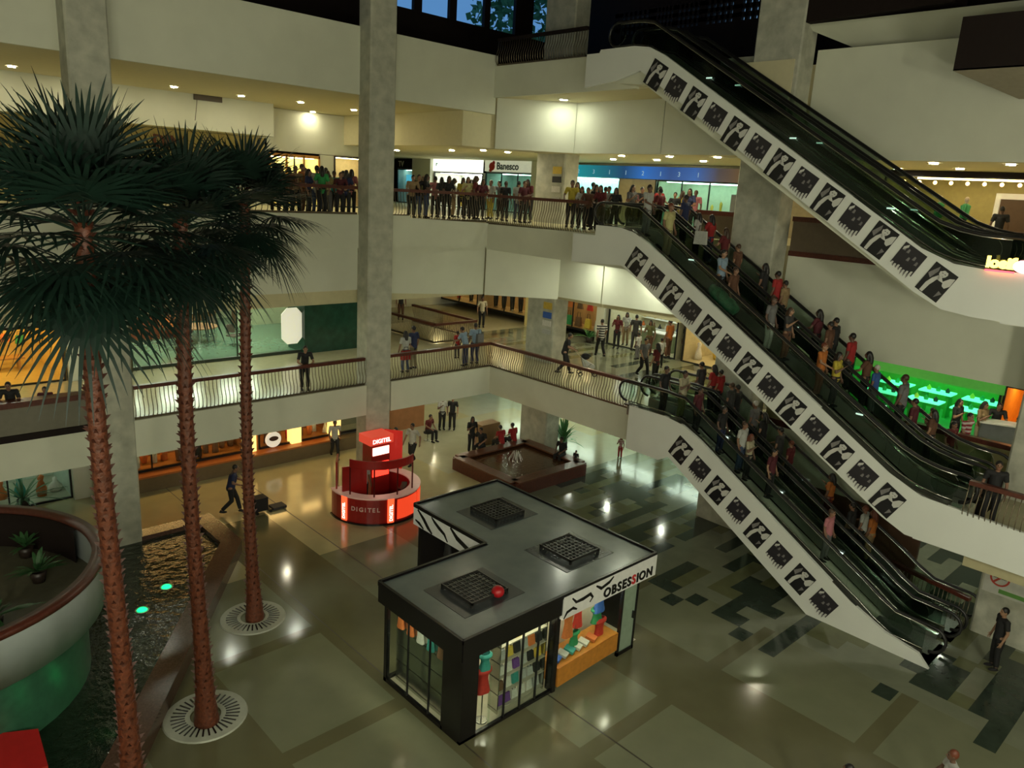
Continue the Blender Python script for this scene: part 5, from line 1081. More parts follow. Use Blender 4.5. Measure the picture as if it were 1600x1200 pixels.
# reflection of a small neon sign, built as glowing letters, on the end of the upper escalator
o = thing('neon_reflection', 'glowing yellow and pink sign reflection at the foot of the upper escalator', 'sign', (20.45, 5.0, 10.45))
text_mb('loeif', .34, (20.44, 5.5, 10.48), -Y3, Z3, .02, .02).build('neon_letters', M('neon_yellow', (1, .8, .1), .4, em=(1, .72, .12), es=4), o)
b = MB(); b.ball((20.42, 4.72, 10.55), (.03, .24, .15)); b.build('neon_heart', M('neon_pink', (1, .3, .3), .4, em=(1, .35, .35), es=4), o, True); b = MB(); b.box(20.42, 20.46, 4.9, 5.5, 10.38, 10.42); b.build('neon_underline', M('neon_red', (1, .1, .1), .4, em=(1, .05, .08), es=4), o)
# notices on the corner column and the no smoking sign
for k, (z0, z1, c, zz) in enumerate([(6.55, 6.85, 'yellow', 0), (6.15, 6.42, 'blue', 0), (5.8, 6.05, 'white', 0), (5.45, 5.65, 'silver', 0), (12.3, 12.6, 'yellow', 0), (11.95, 12.2, 'black', 0), (11.55, 11.8, 'white', 0), (11.2, 11.35, 'silver', 0)]):
    tag(MB().box(24.17, 24.2, 22.85, 23.35, z0, z1).build('notice', cmat(c)), '%s notice taped to the corner column, %s from the top on the %s floor' % (c, ORD[k % 4 + 1], ['first', 'second'][k // 4]), 'notice', 'notices on the corner column')
o = thing('no_smoking_sign', 'round no smoking sign with red ring on the column at the right edge', 'sign', (23.6, 4.3, 2.1))
b = MB(); n = 28
for k in range(n):
    a, c = 6.2832 * k / n, 6.2832 * (k + 1) / n; P = lambda r, q: (23.59, 4.38 + r * math.cos(q), 1.86 + r * math.sin(q)); b.face([P(.2, a), P(.25, a), P(.25, c), P(.2, c)])
b.face([(23.589, 4.25, 2.05), (23.589, 4.21, 2.01), (23.589, 4.51, 1.67), (23.589, 4.55, 1.71)]); b.build('red_ring', M('sign_red_ring', (.45, .05, .03), .5), o)
b = MB(); b.box(23.592, 23.595, 4.22, 4.54, 1.84, 1.89); b.build('cigarette', black_m, o); b = MB(); b.box(23.592, 23.6, 3.6, 4.35, 1.42, 1.54); b.build('green_bar', M('sign_green', (.12, .3, .06), .5), o); b = MB(); b.box(23.6, 23.62, 3.5, 4.75, 1.35, 2.2); b.build('sign_plate', M('sign_plate', (.55, .55, .5), .5), o)
# white box plinth beside the right column, grey speaker and small duct in the soffit
b = MB(); p = aty(325, 153, 31.36); b.box(p.x - .55, p.x + .55, 31.32, 31.4, p.z - .12, p.z + .12); b.tube([(p.x - .45, 31.3, p.z - .1), (p.x - .6, 31.2, p.z - .9)], .012, 5); tag(b.build('ceiling_vent', M('vent_brown', (.08, .06, .04), .5)), 'dark rectangular vent with a cord on the high wall above the right palm', 'vent')
# ============================================================= people
def remesh(mb, voxel, sm=4, dec=1.0):
    me = mb.mesh('tmp', []); ob = bpy.data.objects.new('tmp', me); COL.objects.link(ob)
    m = ob.modifiers.new('r', 'REMESH'); m.mode = 'VOXEL'; m.voxel_size = voxel; m.use_smooth_shade = True
    s = ob.modifiers.new('s', 'SMOOTH'); s.iterations = sm; s.factor = .5
    if dec < 1: d = ob.modifiers.new('d', 'DECIMATE'); d.ratio = dec
    bpy.context.view_layer.update(); dg = bpy.context.evaluated_depsgraph_get()
    out = bpy.data.meshes.new_from_object(ob.evaluated_get(dg)); bpy.data.objects.remove(ob)
    for p in out.polygons: p.use_smooth = True
    return out
def limb(b, pts, rad, n=10):
    b.tube(pts, rad, n)
    for p, r in ((pts[0], rad[0]), (pts[-1], rad[-1])): b.ball(p, r, nu=8, nv=6)
skin_slots = [M('skin_mid', (.22, .115, .07), .55), M('eye_dark', (.02, .015, .012), .2), M('lips', (.25, .08, .06), .5)]
SKINS = [skin_slots[0], M('skin_tan', (.30, .17, .10), .55), M('skin_dark', (.13, .07, .045), .55)]
def hand(b, wrist, d, side, curl=.5, palmdir=None):
    """palm, five separate bent fingers; d = direction of the forearm, side = thumb side vector"""
    d = Vector(d).normalized(); th = Vector(side); th = (th - d * th.dot(d)).normalized(); pn = d.cross(th)
    if palmdir is not None and pn.dot(Vector(palmdir)) < 0: pn = -pn
    w = Vector(wrist); pc = w + d * .045
    b.obox(pc, d, th, pn, .045, .036, .012)
    for k, L in enumerate((.070, .078, .072, .056)):
        o = (1.5 - k) * .022; a = pc + d * .045 + th * o; spread = th * (1.5 - k) * .10
        m1 = a + (d + spread + pn * curl * .3).normalized() * L * .45; m2 = m1 + (d + spread + pn * curl * 1.1).normalized() * L * .32; m3 = m2 + (d * .8 + pn * curl * 1.9).normalized() * L * .27
        b.tube([a - d * .01, m1, m2, m3], [.0085, .0082, .0076, .0065], 6)
    a = pc - d * .022 + th * .034; m1 = a + (d * .6 + th).normalized() * .034; m2 = m1 + (d + th * .35 + pn * curl).normalized() * .03
    b.tube([a - th * .012, m1, m2], [.011, .0095, .008], 6)
PO_ = {}
def pose(name, arms, legs, lean=0.0, hip=(0, 0, .93), headturn=(0, 0), female=False, skirt=False, longhair=False, sleeves=.55):
    """arms: ((elbow, wrist, thumbside) left, right); legs: ((knee, ankle) left, right) ; the figure faces +Y"""
    hx, hy, hz = hip; H = Vector(hip); L = Vector((0, math.sin(lean), math.cos(lean)))
    ch = H + L * .30; nk = H + L * .52; sh = [H + L * .475 + Vector((s * (.165 if female else .185), 0, 0)) for s in (-1, 1)]
    hd = nk + (L + Vector((0, .15, 0))).normalized() * .155
    hj = [H + Vector((s * .09, 0, -.02)) for s in (-1, 1)]
    def torso(b, e):
        b.tube([H + L * -.04, H + L * .1, ch, H + L * .42, nk - L * .03], [.13 + e, (.105 if female else .12) + e, .125 + e, .115 + e, .06 + e], 14)
        b.tube([sh[0] + L * .0, ch + L * .13, sh[1]], [.055 + e, .09 + e, .055 + e], 10)
        b.tube([H + L * .2 + Vector((-.07, .01, 0)), H + L * .2 + Vector((.07, .01, 0))], [.09 + e, .09 + e], 10)
        b.tube([H + L * -.03 + Vector((-.06, -.01, 0)), H + L * -.03 + Vector((.06, -.01, 0))], [.115 + e, .115 + e], 10)
        for s in (0, 1): b.ball(sh[s], .058 + e)
        if female:
            for s in (-1, 1): b.ball(H + L * .33 + Vector((s * .07, .085, 0)), .06 + e)
    # body
    b = MB(); torso(b, 0); b.tube([nk - L * .04, hd - L * .06], [.055, .05], 10)
    b.ball(hd, (.072, .092, .112), nu=16, nv=12); b.ball(hd + Vector((0, .03, -.055)), (.055, .065, .06))   # skull and jaw
    b.tube([hd + Vector((0, .088, .012)), hd + Vector((0, .116, -.022)), hd + Vector((0, .092, -.03))], [.010, .016, .012], 8)   # nose
    for s in (-1, 1):
        b.ball(hd + Vector((s * .076, -.003, -.005)), (.012, .02, .03)); b.ball(hd + Vector((s * .03, .086, .032)), (.02, .01, .006))
    for s in (-1, 1): b.tube([hd + Vector((-.02, .09, -.055)), hd + Vector((.02, .09, -.055))], .008, 6)
    for s in (0, 1):
        el, wr, th = arms[s]; el = Vector(el); wr = Vector(wr)
        limb(b, [sh[s], (sh[s] + el) / 2, el], [.050, .045, .038]); limb(b, [el, (el * .6 + wr * .4), wr], [.038, .037, .026])
        hand(b, wr, wr - el, th, .5, Vector((-1 if s else 1, 0, -.2)))
        kn, an = [Vector(v) for v in legs[s]]
        limb(b, [hj[s], (hj[s] + kn) / 2, kn], [.085, .075, .055]); limb(b, [kn, kn * .65 + an * .35, an], [.055, .054, .036])
        b.ball(an + Vector((0, .05, -.045)), (.042, .12, .03))
    body = remesh(b, .0095, 3)
    for m in skin_slots: body.materials.append(m)
    for p in body.polygons:
        c = p.center
        for s in (-1, 1):
            if (c - (hd + Vector((s * .03, .085, .015)))).length < .014: p.material_index = 1
        q = c - (hd + Vector((0, .1, -.055)))
        if abs(q.x) < .025 and abs(q.z) < .009 and abs(q.y) < .03: p.material_index = 2
    # shirt
    b = MB(); torso(b, .014)
    for s in (0, 1):
        el = Vector(arms[s][0]); wr = Vector(arms[s][1]); q = sh[s] + (el - sh[s]) * min(1, sleeves * 1.3); b.tube([sh[s], q], [.066, .060], 10)
        if sleeves > .9: b.tube([el, el + (wr - el) * .8], [.052, .042], 10); b.ball(el, .053)
    shirt = remesh(b, .014, 3)
    # trousers or skirt
    b = MB(); b.tube([H + L * .06, H + L * -.06], [.135, .14], 14); b.tube([H + Vector((-.06, -.01, -.02)), H + Vector((.06, -.01, -.02))], [.125, .125], 10)
    if skirt:
        c = (Vector(legs[0][0]) + Vector(legs[1][0])) / 2; b.tube([H - L * .02, c * .5 + H * .5, c], [.15, .19, .2], 14)
    else:
        for s in (0, 1):
            kn, an = [Vector(v) for v in legs[s]]; b.tube([hj[s], (hj[s] + kn) / 2, kn], [.102, .090, .072], 10); b.ball(kn, .072); b.tube([kn, (kn + an) / 2, an + (kn - an) * .1], [.072, .068, .062], 10)
    trousers = remesh(b, .014, 3)
    b = MB()
    for s in (0, 1):
        an = Vector(legs[s][1]); b.ball(an + Vector((0, .055, -.04)), (.052, .135, .04)); b.tube([an + Vector((0, 0, .03)), an - Vector((0, 0, .04))], [.046, .05], 8)
    shoes = remesh(b, .014, 2)
    b = MB(); b.ball(hd + Vector((0, -.014, .028)), (.083, .095, .102), nu=14, nv=10)
    if longhair:
        b.tube([hd + Vector((0, -.05, .03)), hd + Vector((0, -.085, -.08)), hd + Vector((0, -.10, -.22)), hd + Vector((0, -.09, -.32))], [.07, .078, .07, .03], 12)
        for s in (-1, 1): b.tube([hd + Vector((s * .065, -.01, .03)), hd + Vector((s * .078, -.01, -.06)), hd + Vector((s * .085, -.03, -.16))], [.025, .028, .02], 8)
    hair = remesh(b, .013, 2)
    PO_[name] = (body, shirt, trousers, shoes, hair, hd)
st_legs = (((-.10, .02, .50), (-.11, -.02, .09)), ((.10, .02, .50), (.11, -.02, .09)))
wk_legs = (((-.10, .17, .52), (-.10, .26, .10)), ((.10, .03, .50), (.10, -.30, .16)))
dn = lambda s: ((s * .25, -.02, 1.13), (s * .26, .07, .88), (0, 1, 0))
fw = lambda s: ((s * .26, .10, 1.16), (s * .20, .36, 1.06), (-s, 0, .3))
up = lambda s: ((s * .25, .10, 1.13), (s * .12, .26, 1.30), (-s, .2, .5))
cr = lambda s: ((s * .25, .08, 1.14), (s * -.05, .22, 1.12), (0, 0, 1))
pose('stand', (dn(-1), dn(1)), st_legs)
pose('stand_f', (dn(-1), up(1)), st_legs, female=True, longhair=True)
pose('rail', (((-.27, .26, 1.12), (-.14, .48, 1.06), (1, 0, .3)), ((.27, .26, 1.12), (.14, .48, 1.06), (-1, 0, .3))), st_legs, lean=.30)
pose('rail_f', (((-.25, .24, 1.10), (-.12, .46, 1.06), (1, 0, .3)), ((.25, .24, 1.10), (.12, .46, 1.06), (-1, 0, .3))), st_legs, lean=.26, female=True, longhair=True)
pose('walk', (((-.25, -.14, 1.15), (-.26, -.10, .90), (0, 1, 0)), ((.25, .10, 1.15), (.24, .26, .96), (0, 1, .3))), wk_legs, lean=.05)
pose('walk_f', (((-.24, -.12, 1.15), (-.25, -.06, .90), (0, 1, 0)), up(1)), wk_legs, lean=.04, female=True, skirt=True, longhair=True)
pose('push', (fw(-1), fw(1)), wk_legs, lean=.22)
pose('hold', (dn(-1), fw(1)), st_legs)
pose('hold_f', (fw(-1), dn(1)), st_legs, female=True, longhair=True)
pose('phone', (cr(-1), up(1)), st_legs)
sit_legs = (((-.12, .42, .50), (-.12, .44, .09)), ((.12, .42, .50), (.12, .40, .09)))
pose('sit', (((-.25, .10, .78), (-.14, .34, .66), (1, 0, .3)), ((.25, .10, .78), (.14, .34, .66), (-1, 0, .3))), sit_legs, lean=.2, hip=(0, 0, .52))
CLOTH = {'red': (.42, .02, .02), 'dark red': (.14, .012, .015), 'maroon': (.10, .012, .02), 'white': (.55, .56, .52), 'cream': (.50, .45, .30), 'tan': (.35, .24, .12), 'black': (.012, .012, .013), 'dark grey': (.05, .05, .05), 'grey': (.18, .18, .18), 'navy': (.02, .03, .10), 'blue': (.04, .12, .38), 'light blue': (.30, .42, .55), 'green': (.04, .38, .10), 'olive': (.16, .17, .06), 'yellow': (.60, .48, .05), 'pale yellow': (.60, .56, .25), 'orange': (.58, .18, .03), 'brown': (.14, .06, .03), 'pink': (.55, .20, .22), 'turquoise': (.06, .45, .45), 'khaki': (.26, .22, .12), 'jeans': (.05, .08, .16)}
def stripes(name, c1, c2, sc):
    m = bpy.data.materials.new(name); m.use_nodes = True; nt = m.node_tree; b = nt.nodes['Principled BSDF']; tc = nt.nodes.new('ShaderNodeTexCoord'); sx = nt.nodes.new('ShaderNodeSeparateXYZ'); ma = nt.nodes.new('ShaderNodeMath'); ma.operation = 'MULTIPLY'; ma.inputs[1].default_value = sc
    fr = nt.nodes.new('ShaderNodeMath'); fr.operation = 'FRACT'; gt = nt.nodes.new('ShaderNodeMath'); gt.operation = 'GREATER_THAN'; gt.inputs[1].default_value = .5; mx = nt.nodes.new('ShaderNodeMix'); mx.data_type = 'RGBA'; mx.inputs[6].default_value = c1 + (1,); mx.inputs[7].default_value = c2 + (1,)
    nt.links.new(tc.outputs['Object'], sx.inputs[0]); nt.links.new(sx.outputs[2], ma.inputs[0]); nt.links.new(ma.outputs[0], fr.inputs[0]); nt.links.new(fr.outputs[0], gt.inputs[0]); nt.links.new(gt.outputs[0], mx.inputs[0]); nt.links.new(mx.outputs[2], b.inputs['Base Color']); b.inputs['Roughness'].default_value = .8; return m
MATS['p_black and white striped'] = stripes('striped_black_white', (.55, .55, .52), (.01, .01, .01), 9)
MATS['p_red and white striped'] = stripes('striped_red_white', (.5, .45, .42), (.22, .02, .03), 8)
def pm(c):
    if 'p_' + c not in MATS: MATS['p_' + c] = M('person_' + c.replace(' ', '_'), tuple(v * .72 for v in CLOTH[c]), .8, noise_amt=.12, nscale=14)  # cloth colours darkened to carry the shade of figures lit from behind
    return MATS['p_' + c]
hair_ms = [M('hair_black', (.010, .008, .007), .5), M('hair_brown', (.05, .025, .012), .5), M('hair_red_brown', (.14, .035, .015), .5), M('hair_white', (.5, .48, .44), .6)]
# each face mesh needs per-object material slots
used = {}
def person(loc, face, ps, top, bot, where, group=None, scale=1.0, hair=0, skin=None, label=None):
    r = random.Random(int(abs(loc[0]) * 131 + abs(loc[1]) * 17 + scale * 5)); body, shirt, trs, sh, hr, hd = PO_[ps]
    base = label or 'person in %s top, %s %s' % (top, bot, 'skirt' if ps == 'walk_f' else 'trousers')
    lab = base + ', ' + where
    t = thing('person', lab, 'person', loc, group, math.radians(face) - math.pi / 2); t.scale = (scale,) * 3
    o = bpy.data.objects.new('body', body); COL.objects.link(o); o.parent = t; sk = SKINS[skin if skin is not None else r.randrange(3)]
    o.material_slots[0].link = 'OBJECT'; o.material_slots[0].material = sk
    for nm, me, m in (('shirt', shirt, pm(top)), ('skirt' if ps == 'walk_f' else 'trousers', trs, pm(bot)), ('shoes', sh, pm('black')), ('hair', hr, hair_ms[hair])):
        if not me.materials: me.materials.append(pm('black'))
        c = bpy.data.objects.new(nm, me); COL.objects.link(c); c.parent = t; c.material_slots[0].link = 'OBJECT'; c.material_slots[0].material = m
    return t
# ---- first floor, by the railing on the left and further in
def at_floor(px, py, z): p = atz(px, py, z); return (p.x, p.y, z)
G1 = 'people on the first floor'
person((13.0, 24.15, L1), 250, 'rail', 'black', 'black', 'leaning on railing left of middle column', G1)
person((17.65, 24.55, L1), 80, 'stand_f', 'white', 'jeans', 'long hair, holding red bag at railing', G1)
person((18.3, 24.9, L1), 100, 'stand', 'navy', 'khaki', 'beside person with red bag', G1, 1.05)
person((20.55, 24.25, L1), 110, 'rail', 'light blue', 'navy', 'leaning at first floor railing corner', G1)
person((21.15, 24.35, L1), 70, 'stand', 'light blue', 'navy', 'grey backpack, at railing corner', G1, 1.05)
person(at_floor(714, 560, L1), 80, 'stand', 'red', 'dark grey', 'child standing behind the first floor railing', G1, .72, label='child in a red top')
person(at_floor(752, 512, L1), 240, 'stand', 'cream', 'black', 'far back beside the small floor opening', G1)
person(at_floor(626, 500, L1), 240, 'stand', 'black', 'brown', 'far back just right of middle column', G1)
pst = atz(880, 585, L1)
person((pst.x, pst.y, L1), 320, 'push', 'black', 'black', 'pushing a baby stroller beside the corner column', G1, 1.05)
p = at_floor(937, 558, L1); person(p, 60, 'walk', 'black and white striped', 'black', 'walking past the clothes shop windows', G1, 1.05)
for px, py, tp, bt_, w, ps, sc in ((990, 548, 'dark grey', 'dark grey', 'at the front of the gift shop', 'stand', 1.05), (976, 540, 'white', 'tan', 'just inside the gift shop', 'hold_f', 1), (995, 562, 'white', 'grey', 'child before the gift shop', 'stand', .75), (1012, 555, 'olive', 'brown', 'in the middle of the gift shop front', 'stand_f', 1), (1042, 560, 'orange', 'brown', 'large figure at the gift shop', 'stand', 1.1), (1030, 575, 'white', 'black', 'child before the orange dressed person', 'stand', .8), (962, 545, 'dark red', 'black', 'at the left edge of the gift shop', 'stand_f', 1), (1068, 560, 'black', 'dark grey', 'right of the orange dressed person', 'stand', 1), (1003, 590, 'grey', 'black', 'walking at head of lower escalator', 'walk', 1), (1022, 600, 'dark red', 'black', 'standing at head of lower escalator', 'stand_f', 1)):
    person(at_floor(px, py, L1), random.Random(px).choice([60, 90, 200, 250, 30]), ps, tp, bt_, w, 'people near the gift shop', sc)
person((3.15, 24.1, L1), 60, 'stand_f', 'tan', 'dark grey', 'tall figure before the yellow lit shop', 'silhouettes at the left parapet', 1.08)
person((3.35, 23.98, L1), 250, 'rail', 'black', 'black', 'leaning on the dark left parapet', 'silhouettes at the left parapet', .95)
person((4.05, 24.05, L1), 250, 'rail', 'black', 'black', 'leaning beside the other on the left parapet', 'silhouettes at the left parapet', .93)
person((4.9, 24.05, L1), 250, 'rail', 'maroon', 'black', 'child peeping over the left parapet', 'silhouettes at the left parapet', .78, label='child in a dark top')
# ---- ground floor
G0 = 'people on the ground floor'
person(at_floor(523, 716, 0), 250, 'walk', 'white', 'black', 'walking left of the tall middle column', G0)
person(at_floor(644, 726, 0), 200, 'walk', 'white', 'black', 'walking right of the red phone booth', G0, 1.08)
person(at_floor(618, 728, 0), 200, 'walk_f', 'turquoise', 'brown', 'just behind the red phone booth', G0)
person(at_floor(362, 803, 0), 330, 'push', 'navy', 'black', 'pushing a cleaning cart near the right palm', G0, 1.08, label='person in dark work clothes')
person(at_floor(968, 716, 0), 200, 'stand_f', 'red and white striped', 'red', 'alone on ground floor beyond fountain', G0, .6, label='child in a red and white striped top')
person(at_floor(706, 672, 0), 220, 'stand', 'black', 'black', 'leaning over the tan counter under the balcony', G0, 1.0)
person(at_floor(690, 672, 0), 250, 'stand_f', 'white', 'black', 'at the tan counter, left side', G0)
person(at_floor(668, 688, 0), 280, 'sit', 'dark red', 'black', 'sitting at the brown partition', G0)
person(at_floor(736, 708, 0), 250, 'stand_f', 'black', 'black', 'standing at left end of fountain', G0)
person(at_floor(752, 712, 0), 200, 'sit', 'black', 'black', 'sitting at left end of fountain', G0, 1.05)
person((22.3, 23.55, .08), 90, 'sit', 'red', 'black', 'sitting on the far rim of the fountain, left one', G0)
person((23.0, 23.5, .08), 90, 'sit', 'red', 'black', 'sitting on the far rim of the fountain, right one', G0)
person((23.55, 21.0, .08), 190, 'sit', 'black', 'black', 'bent forward on right rim of fountain', G0)
person((23.7, 20.35, .0), 190, 'stand', 'black', 'brown', 'toddler beside the seated person at the fountain', G0, .52, label='toddler in a dark top')
person((14.35, 22.35, .0), 270, 'stand', 'white', 'black', 'attendant inside the red round phone booth', G0, .98)
person(at_floor(1550, 1045, 0), 130, 'stand', 'black', 'black', 'at foot of lower escalator by no smoking column', G0, 1.05)
p = atz(1495, 1178, 1.65); person((p.x, p.y, 0), 120, 'walk', 'white', 'jeans', 'only head showing, lower right edge', G0, hair=2)
p = atz(1332, 1197, 1.70); person((p.x, p.y, 0), 120, 'walk', 'tan', 'black', 'only hair showing at bottom edge', G0)
# ---- second floor crowds behind the railing (head pixel, clothes)
def crowd(rows, where, group, plane, val, z=L2, face=250):
    rows = sorted(rows, key=lambda q: q[0])
    for k, (px, tp, bt_, off) in enumerate(rows):
        rr = random.Random(px * 3 + 1)
        if plane == 'y': p = aty(px, 300, val + off)
        else: p = atx(px, 300, val + off)
        fem = rr.random() < .4; ps = rr.choice(['stand_f', 'hold_f', 'rail_f'] if fem else ['stand', 'rail', 'phone', 'hold'])
        if off > 1.2 and ps.startswith('rail'): ps = 'stand'
        person((p.x, p.y, z), face + rr.choice([0, 10, -15, 150, 180, 60]) if not ps.startswith('rail') else face, ps, tp, bt_, '%s from left %s' % (ORD[k + 1], where), group, rr.uniform(.92, 1.04), rr.choice([0, 0, 0, 1]))
crowd([(452, 'brown', 'black', .7), (462, 'tan', 'black', 1.1), (472, 'orange', 'brown', 1.8), (482, 'navy', 'black', .5), (495, 'white', 'jeans', .9), (503, 'green', 'black', .5), (512, 'pale yellow', 'grey', 1.2), (522, 'turquoise', 'black', 1.7), (531, 'maroon', 'black', .5), (541, 'navy', 'black', .6), (549, 'pink', 'black', 1.3), (477, 'dark red', 'black', 2.4), (509, 'tan', 'black', 2.8), (536, 'brown', 'black', 2.6), (440, 'dark red', 'black', 1.0), (430, 'navy', 'black', 1.6)], 'in crowd left of middle column', 'crowd left of the middle column', 'y', 24.3)
crowd([(643, 'tan', 'black', .5), (652, 'black', 'jeans', .7), (666, 'black', 'jeans', .4), (680, 'pink', 'black', 1.4), (690, 'dark grey', 'black', 1.0), (699, 'black', 'black', .4), (709, 'white', 'tan', 1.8), (721, 'yellow', 'black', 1.2), (731, 'pale yellow', 'black', .7), (743, 'dark red', 'black', .5), (752, 'maroon', 'black', .4), (661, 'olive', 'black', 2.2), (736, 'brown', 'black', 2.4)], 'in crowd before bank shop', 'crowd before the bank shop', 'y', 24.3)
crowd([(767, 'white', 'yellow', .8), (790, 'black', 'black', .5), (783, 'grey', 'black', 1.2), (810, 'white', 'jeans', .7), (819, 'maroon', 'black', .5), (827, 'dark red', 'black', .9), (894, 'yellow', 'black', .7), (902, 'tan', 'black', 1.2), (912, 'white', 'black', .8), (922, 'brown', 'black', .6), (931, 'black', 'black', 1.1), (941, 'dark red', 'black', .7), (952, 'white', 'black', 1.2), (963, 'black', 'black', .6), (988, 'grey', 'black', 1.6), (946, 'brown', 'black', 2.0), (926, 'cream', 'black', 2.2)], 'in crowd beside middle escalator head', 'crowd beside the middle escalator head', 'x', 21.5, face=200)
crowd([(992, 'maroon', 'black', .6), (1003, 'black', 'black', 1.2), (1016, 'dark red', 'black', .4), (1031, 'red', 'black', .5), (1056, 'black', 'black', .6), (1067, 'yellow', 'black', 1.4), (1080, 'navy', 'black', .7), (1088, 'pink', 'black', 1.3)], 'in row at upper brown parapet', 'people at the brown parapet', 'x', 25.3, face=200)
# ---- people riding the escalators: px, py of the head, lane centre, height of head
def riders(rows, nm, top, foot, group):
    rows = sorted(rows, key=lambda q: q[0])
    for k, (px, py, lx, tp, bt_, ps, hr, sc) in enumerate(rows):
        p = atx(px, py, lx); y = p.y
        sl = (top[1] - foot[1]) / (top[0] - foot[0]); z = foot[1] + (y - foot[0]) * sl; z = max(foot[2], min(top[2], z))
        z = math.floor(z / .2) * .2 + .02 if foot[2] + .1 < z < top[2] - .1 else z
        person((lx, y, z), 90 if lx > 22.3 else 270, ps, tp, bt_, '%s from top riding %s escalator' % (ORD[k + 1], nm), group, sc, hr)
A_, B_ = 21.35, 23.1
riders([(1012, 322, A_, 'white', 'grey', 'hold', 0, 1), (1045, 352, A_, 'pale yellow', 'khaki', 'stand', 2, 1.06), (1072, 318, B_, 'navy', 'black', 'stand', 0, 1), (1091, 352, B_, 'white', 'black', 'stand_f', 0, .9), (1028, 345, B_, 'dark red', 'black', 'stand', 0, .95),
        (1107, 388, B_, 'red', 'navy', 'hold_f', 0, 1), (1132, 385, B_, 'dark red', 'black', 'hold_f', 1, 1), (1152, 405, B_, 'brown', 'black', 'stand', 1, .95), (1126, 432, A_, 'light blue', 'black', 'hold', 0, 1), (1148, 430, A_, 'brown', 'black', 'stand', 1, .95),
        (1194, 437, B_, 'black', 'black', 'stand_f', 0, 1), (1212, 462, B_, 'red', 'black', 'stand', 0, 1), (1226, 460, B_ + .2, 'tan', 'black', 'stand', 0, .95), (1205, 492, A_, 'grey', 'white', 'stand', 1, 1), (1232, 505, A_ + .3, 'dark grey', 'brown', 'stand_f', 1, .95),
        (1278, 510, B_, 'maroon', 'black', 'hold_f', 0, 1), (1295, 532, B_ - .2, 'brown', 'black', 'stand', 0, .95), (1303, 530, B_ + .2, 'black', 'black', 'stand', 0, 1), (1331, 540, B_, 'red', 'dark grey', 'stand', 0, 1.03), (1356, 570, B_, 'brown', 'black', 'hold_f', 0, 1), (1369, 588, B_ + .1, 'blue', 'grey', 'stand', 3, .9),
        (1280, 588, A_, 'orange', 'brown', 'hold', 2, .95), (1305, 592, A_ + .1, 'yellow', 'black', 'stand_f', 0, .95), (1412, 610, B_, 'grey', 'black', 'stand', 1, 1.08), (1428, 645, B_, 'maroon', 'black', 'stand', 0, .95), (1461, 645, B_, 'brown', 'black', 'stand_f', 0, .95)],
       'middle', (16.1, 10.3, 10.27), (6.75, 4.7, L1 + .1), 'riders on the middle escalators')
riders([(1040, 590, A_, 'black', 'black', 'stand', 0, 1), (1068, 602, A_, 'cream', 'olive', 'phone', 0, 1), (1095, 590, B_, 'dark grey', 'black', 'stand', 0, 1), (1112, 615, B_, 'red', 'black', 'stand_f', 0, 1), (1090, 640, A_, 'maroon', 'black', 'stand', 0, .95), (1122, 625, B_ + .2, 'red', 'black', 'stand', 0, .9), (1152, 618, B_, 'black', 'black', 'stand', 0, 1.03), (1143, 615, B_ - .3, 'dark grey', 'black', 'stand', 1, .97), (1128, 665, A_, 'black', 'navy', 'stand', 0, .95),
        (1162, 672, A_, 'white', 'jeans', 'stand', 1, 1), (1178, 656, B_, 'grey', 'black', 'stand', 3, 1.03), (1192, 676, B_ - .2, 'black', 'black', 'stand_f', 0, 1), (1170, 708, A_ + .1, 'cream', 'black', 'stand_f', 2, .9), (1219, 688, B_, 'dark grey', 'black', 'hold', 0, 1), (1236, 702, B_ + .1, 'dark red', 'black', 'stand', 2, .9), (1208, 715, A_ + .3, 'maroon', 'black', 'stand', 0, .95),
        (1297, 770, B_, 'orange', 'dark red', 'stand_f', 0, 1), (1297, 812, A_, 'pink', 'grey', 'stand', 1, .97), (1350, 815, B_, 'white', 'black', 'hold', 2, .95), (1365, 812, B_ + .2, 'orange', 'tan', 'stand_f', 2, 1), (1330, 812, B_ - .3, 'black', 'black', 'stand', 0, 1)],
       'lower', (13.5, 4.35, 4.36), (7.1, .7, .06), 'riders on the lower escalators')
# ---- people round the green shop
GG = 'people before the green shop'
for k, (px, py, tp, bt_, ps, sc, w) in enumerate(((1484, 702, 'black', 'black', 'stand_f', 1, 'left of the striped shirt before the green shop'), (1497, 728, 'red and white striped', 'blue', 'walk', 1.0, 'walking off middle escalator'), (1522, 708, 'tan', 'cream', 'stand_f', 1.02, 'with a dark bag before the green shop'), (1445, 700, 'brown', 'dark red', 'stand', .8, 'short one before the green shop'), (1475, 735, 'dark red', 'black', 'stand', .9, 'stepping off the middle escalator'))):
    person(at_floor(px, py, L1), 250, ps, tp, bt_, w, GG, sc)
person((28.1, 6.35, L1), 200, 'rail', 'black', 'black', 'behind the grey blue booth, left one', GG); person((28.5, 5.6, L1), 200, 'rail', 'black', 'black', 'behind the grey blue booth, right one', GG)
person((20.95, 4.45, L1), 200, 'stand', 'black', 'black', 'behind railing at foot of middle escalator', GG)
# menswear shop visitor
person((29.9, 7.9, L2), 20, 'stand', 'black', 'black', 'before the menswear display, right edge', None)
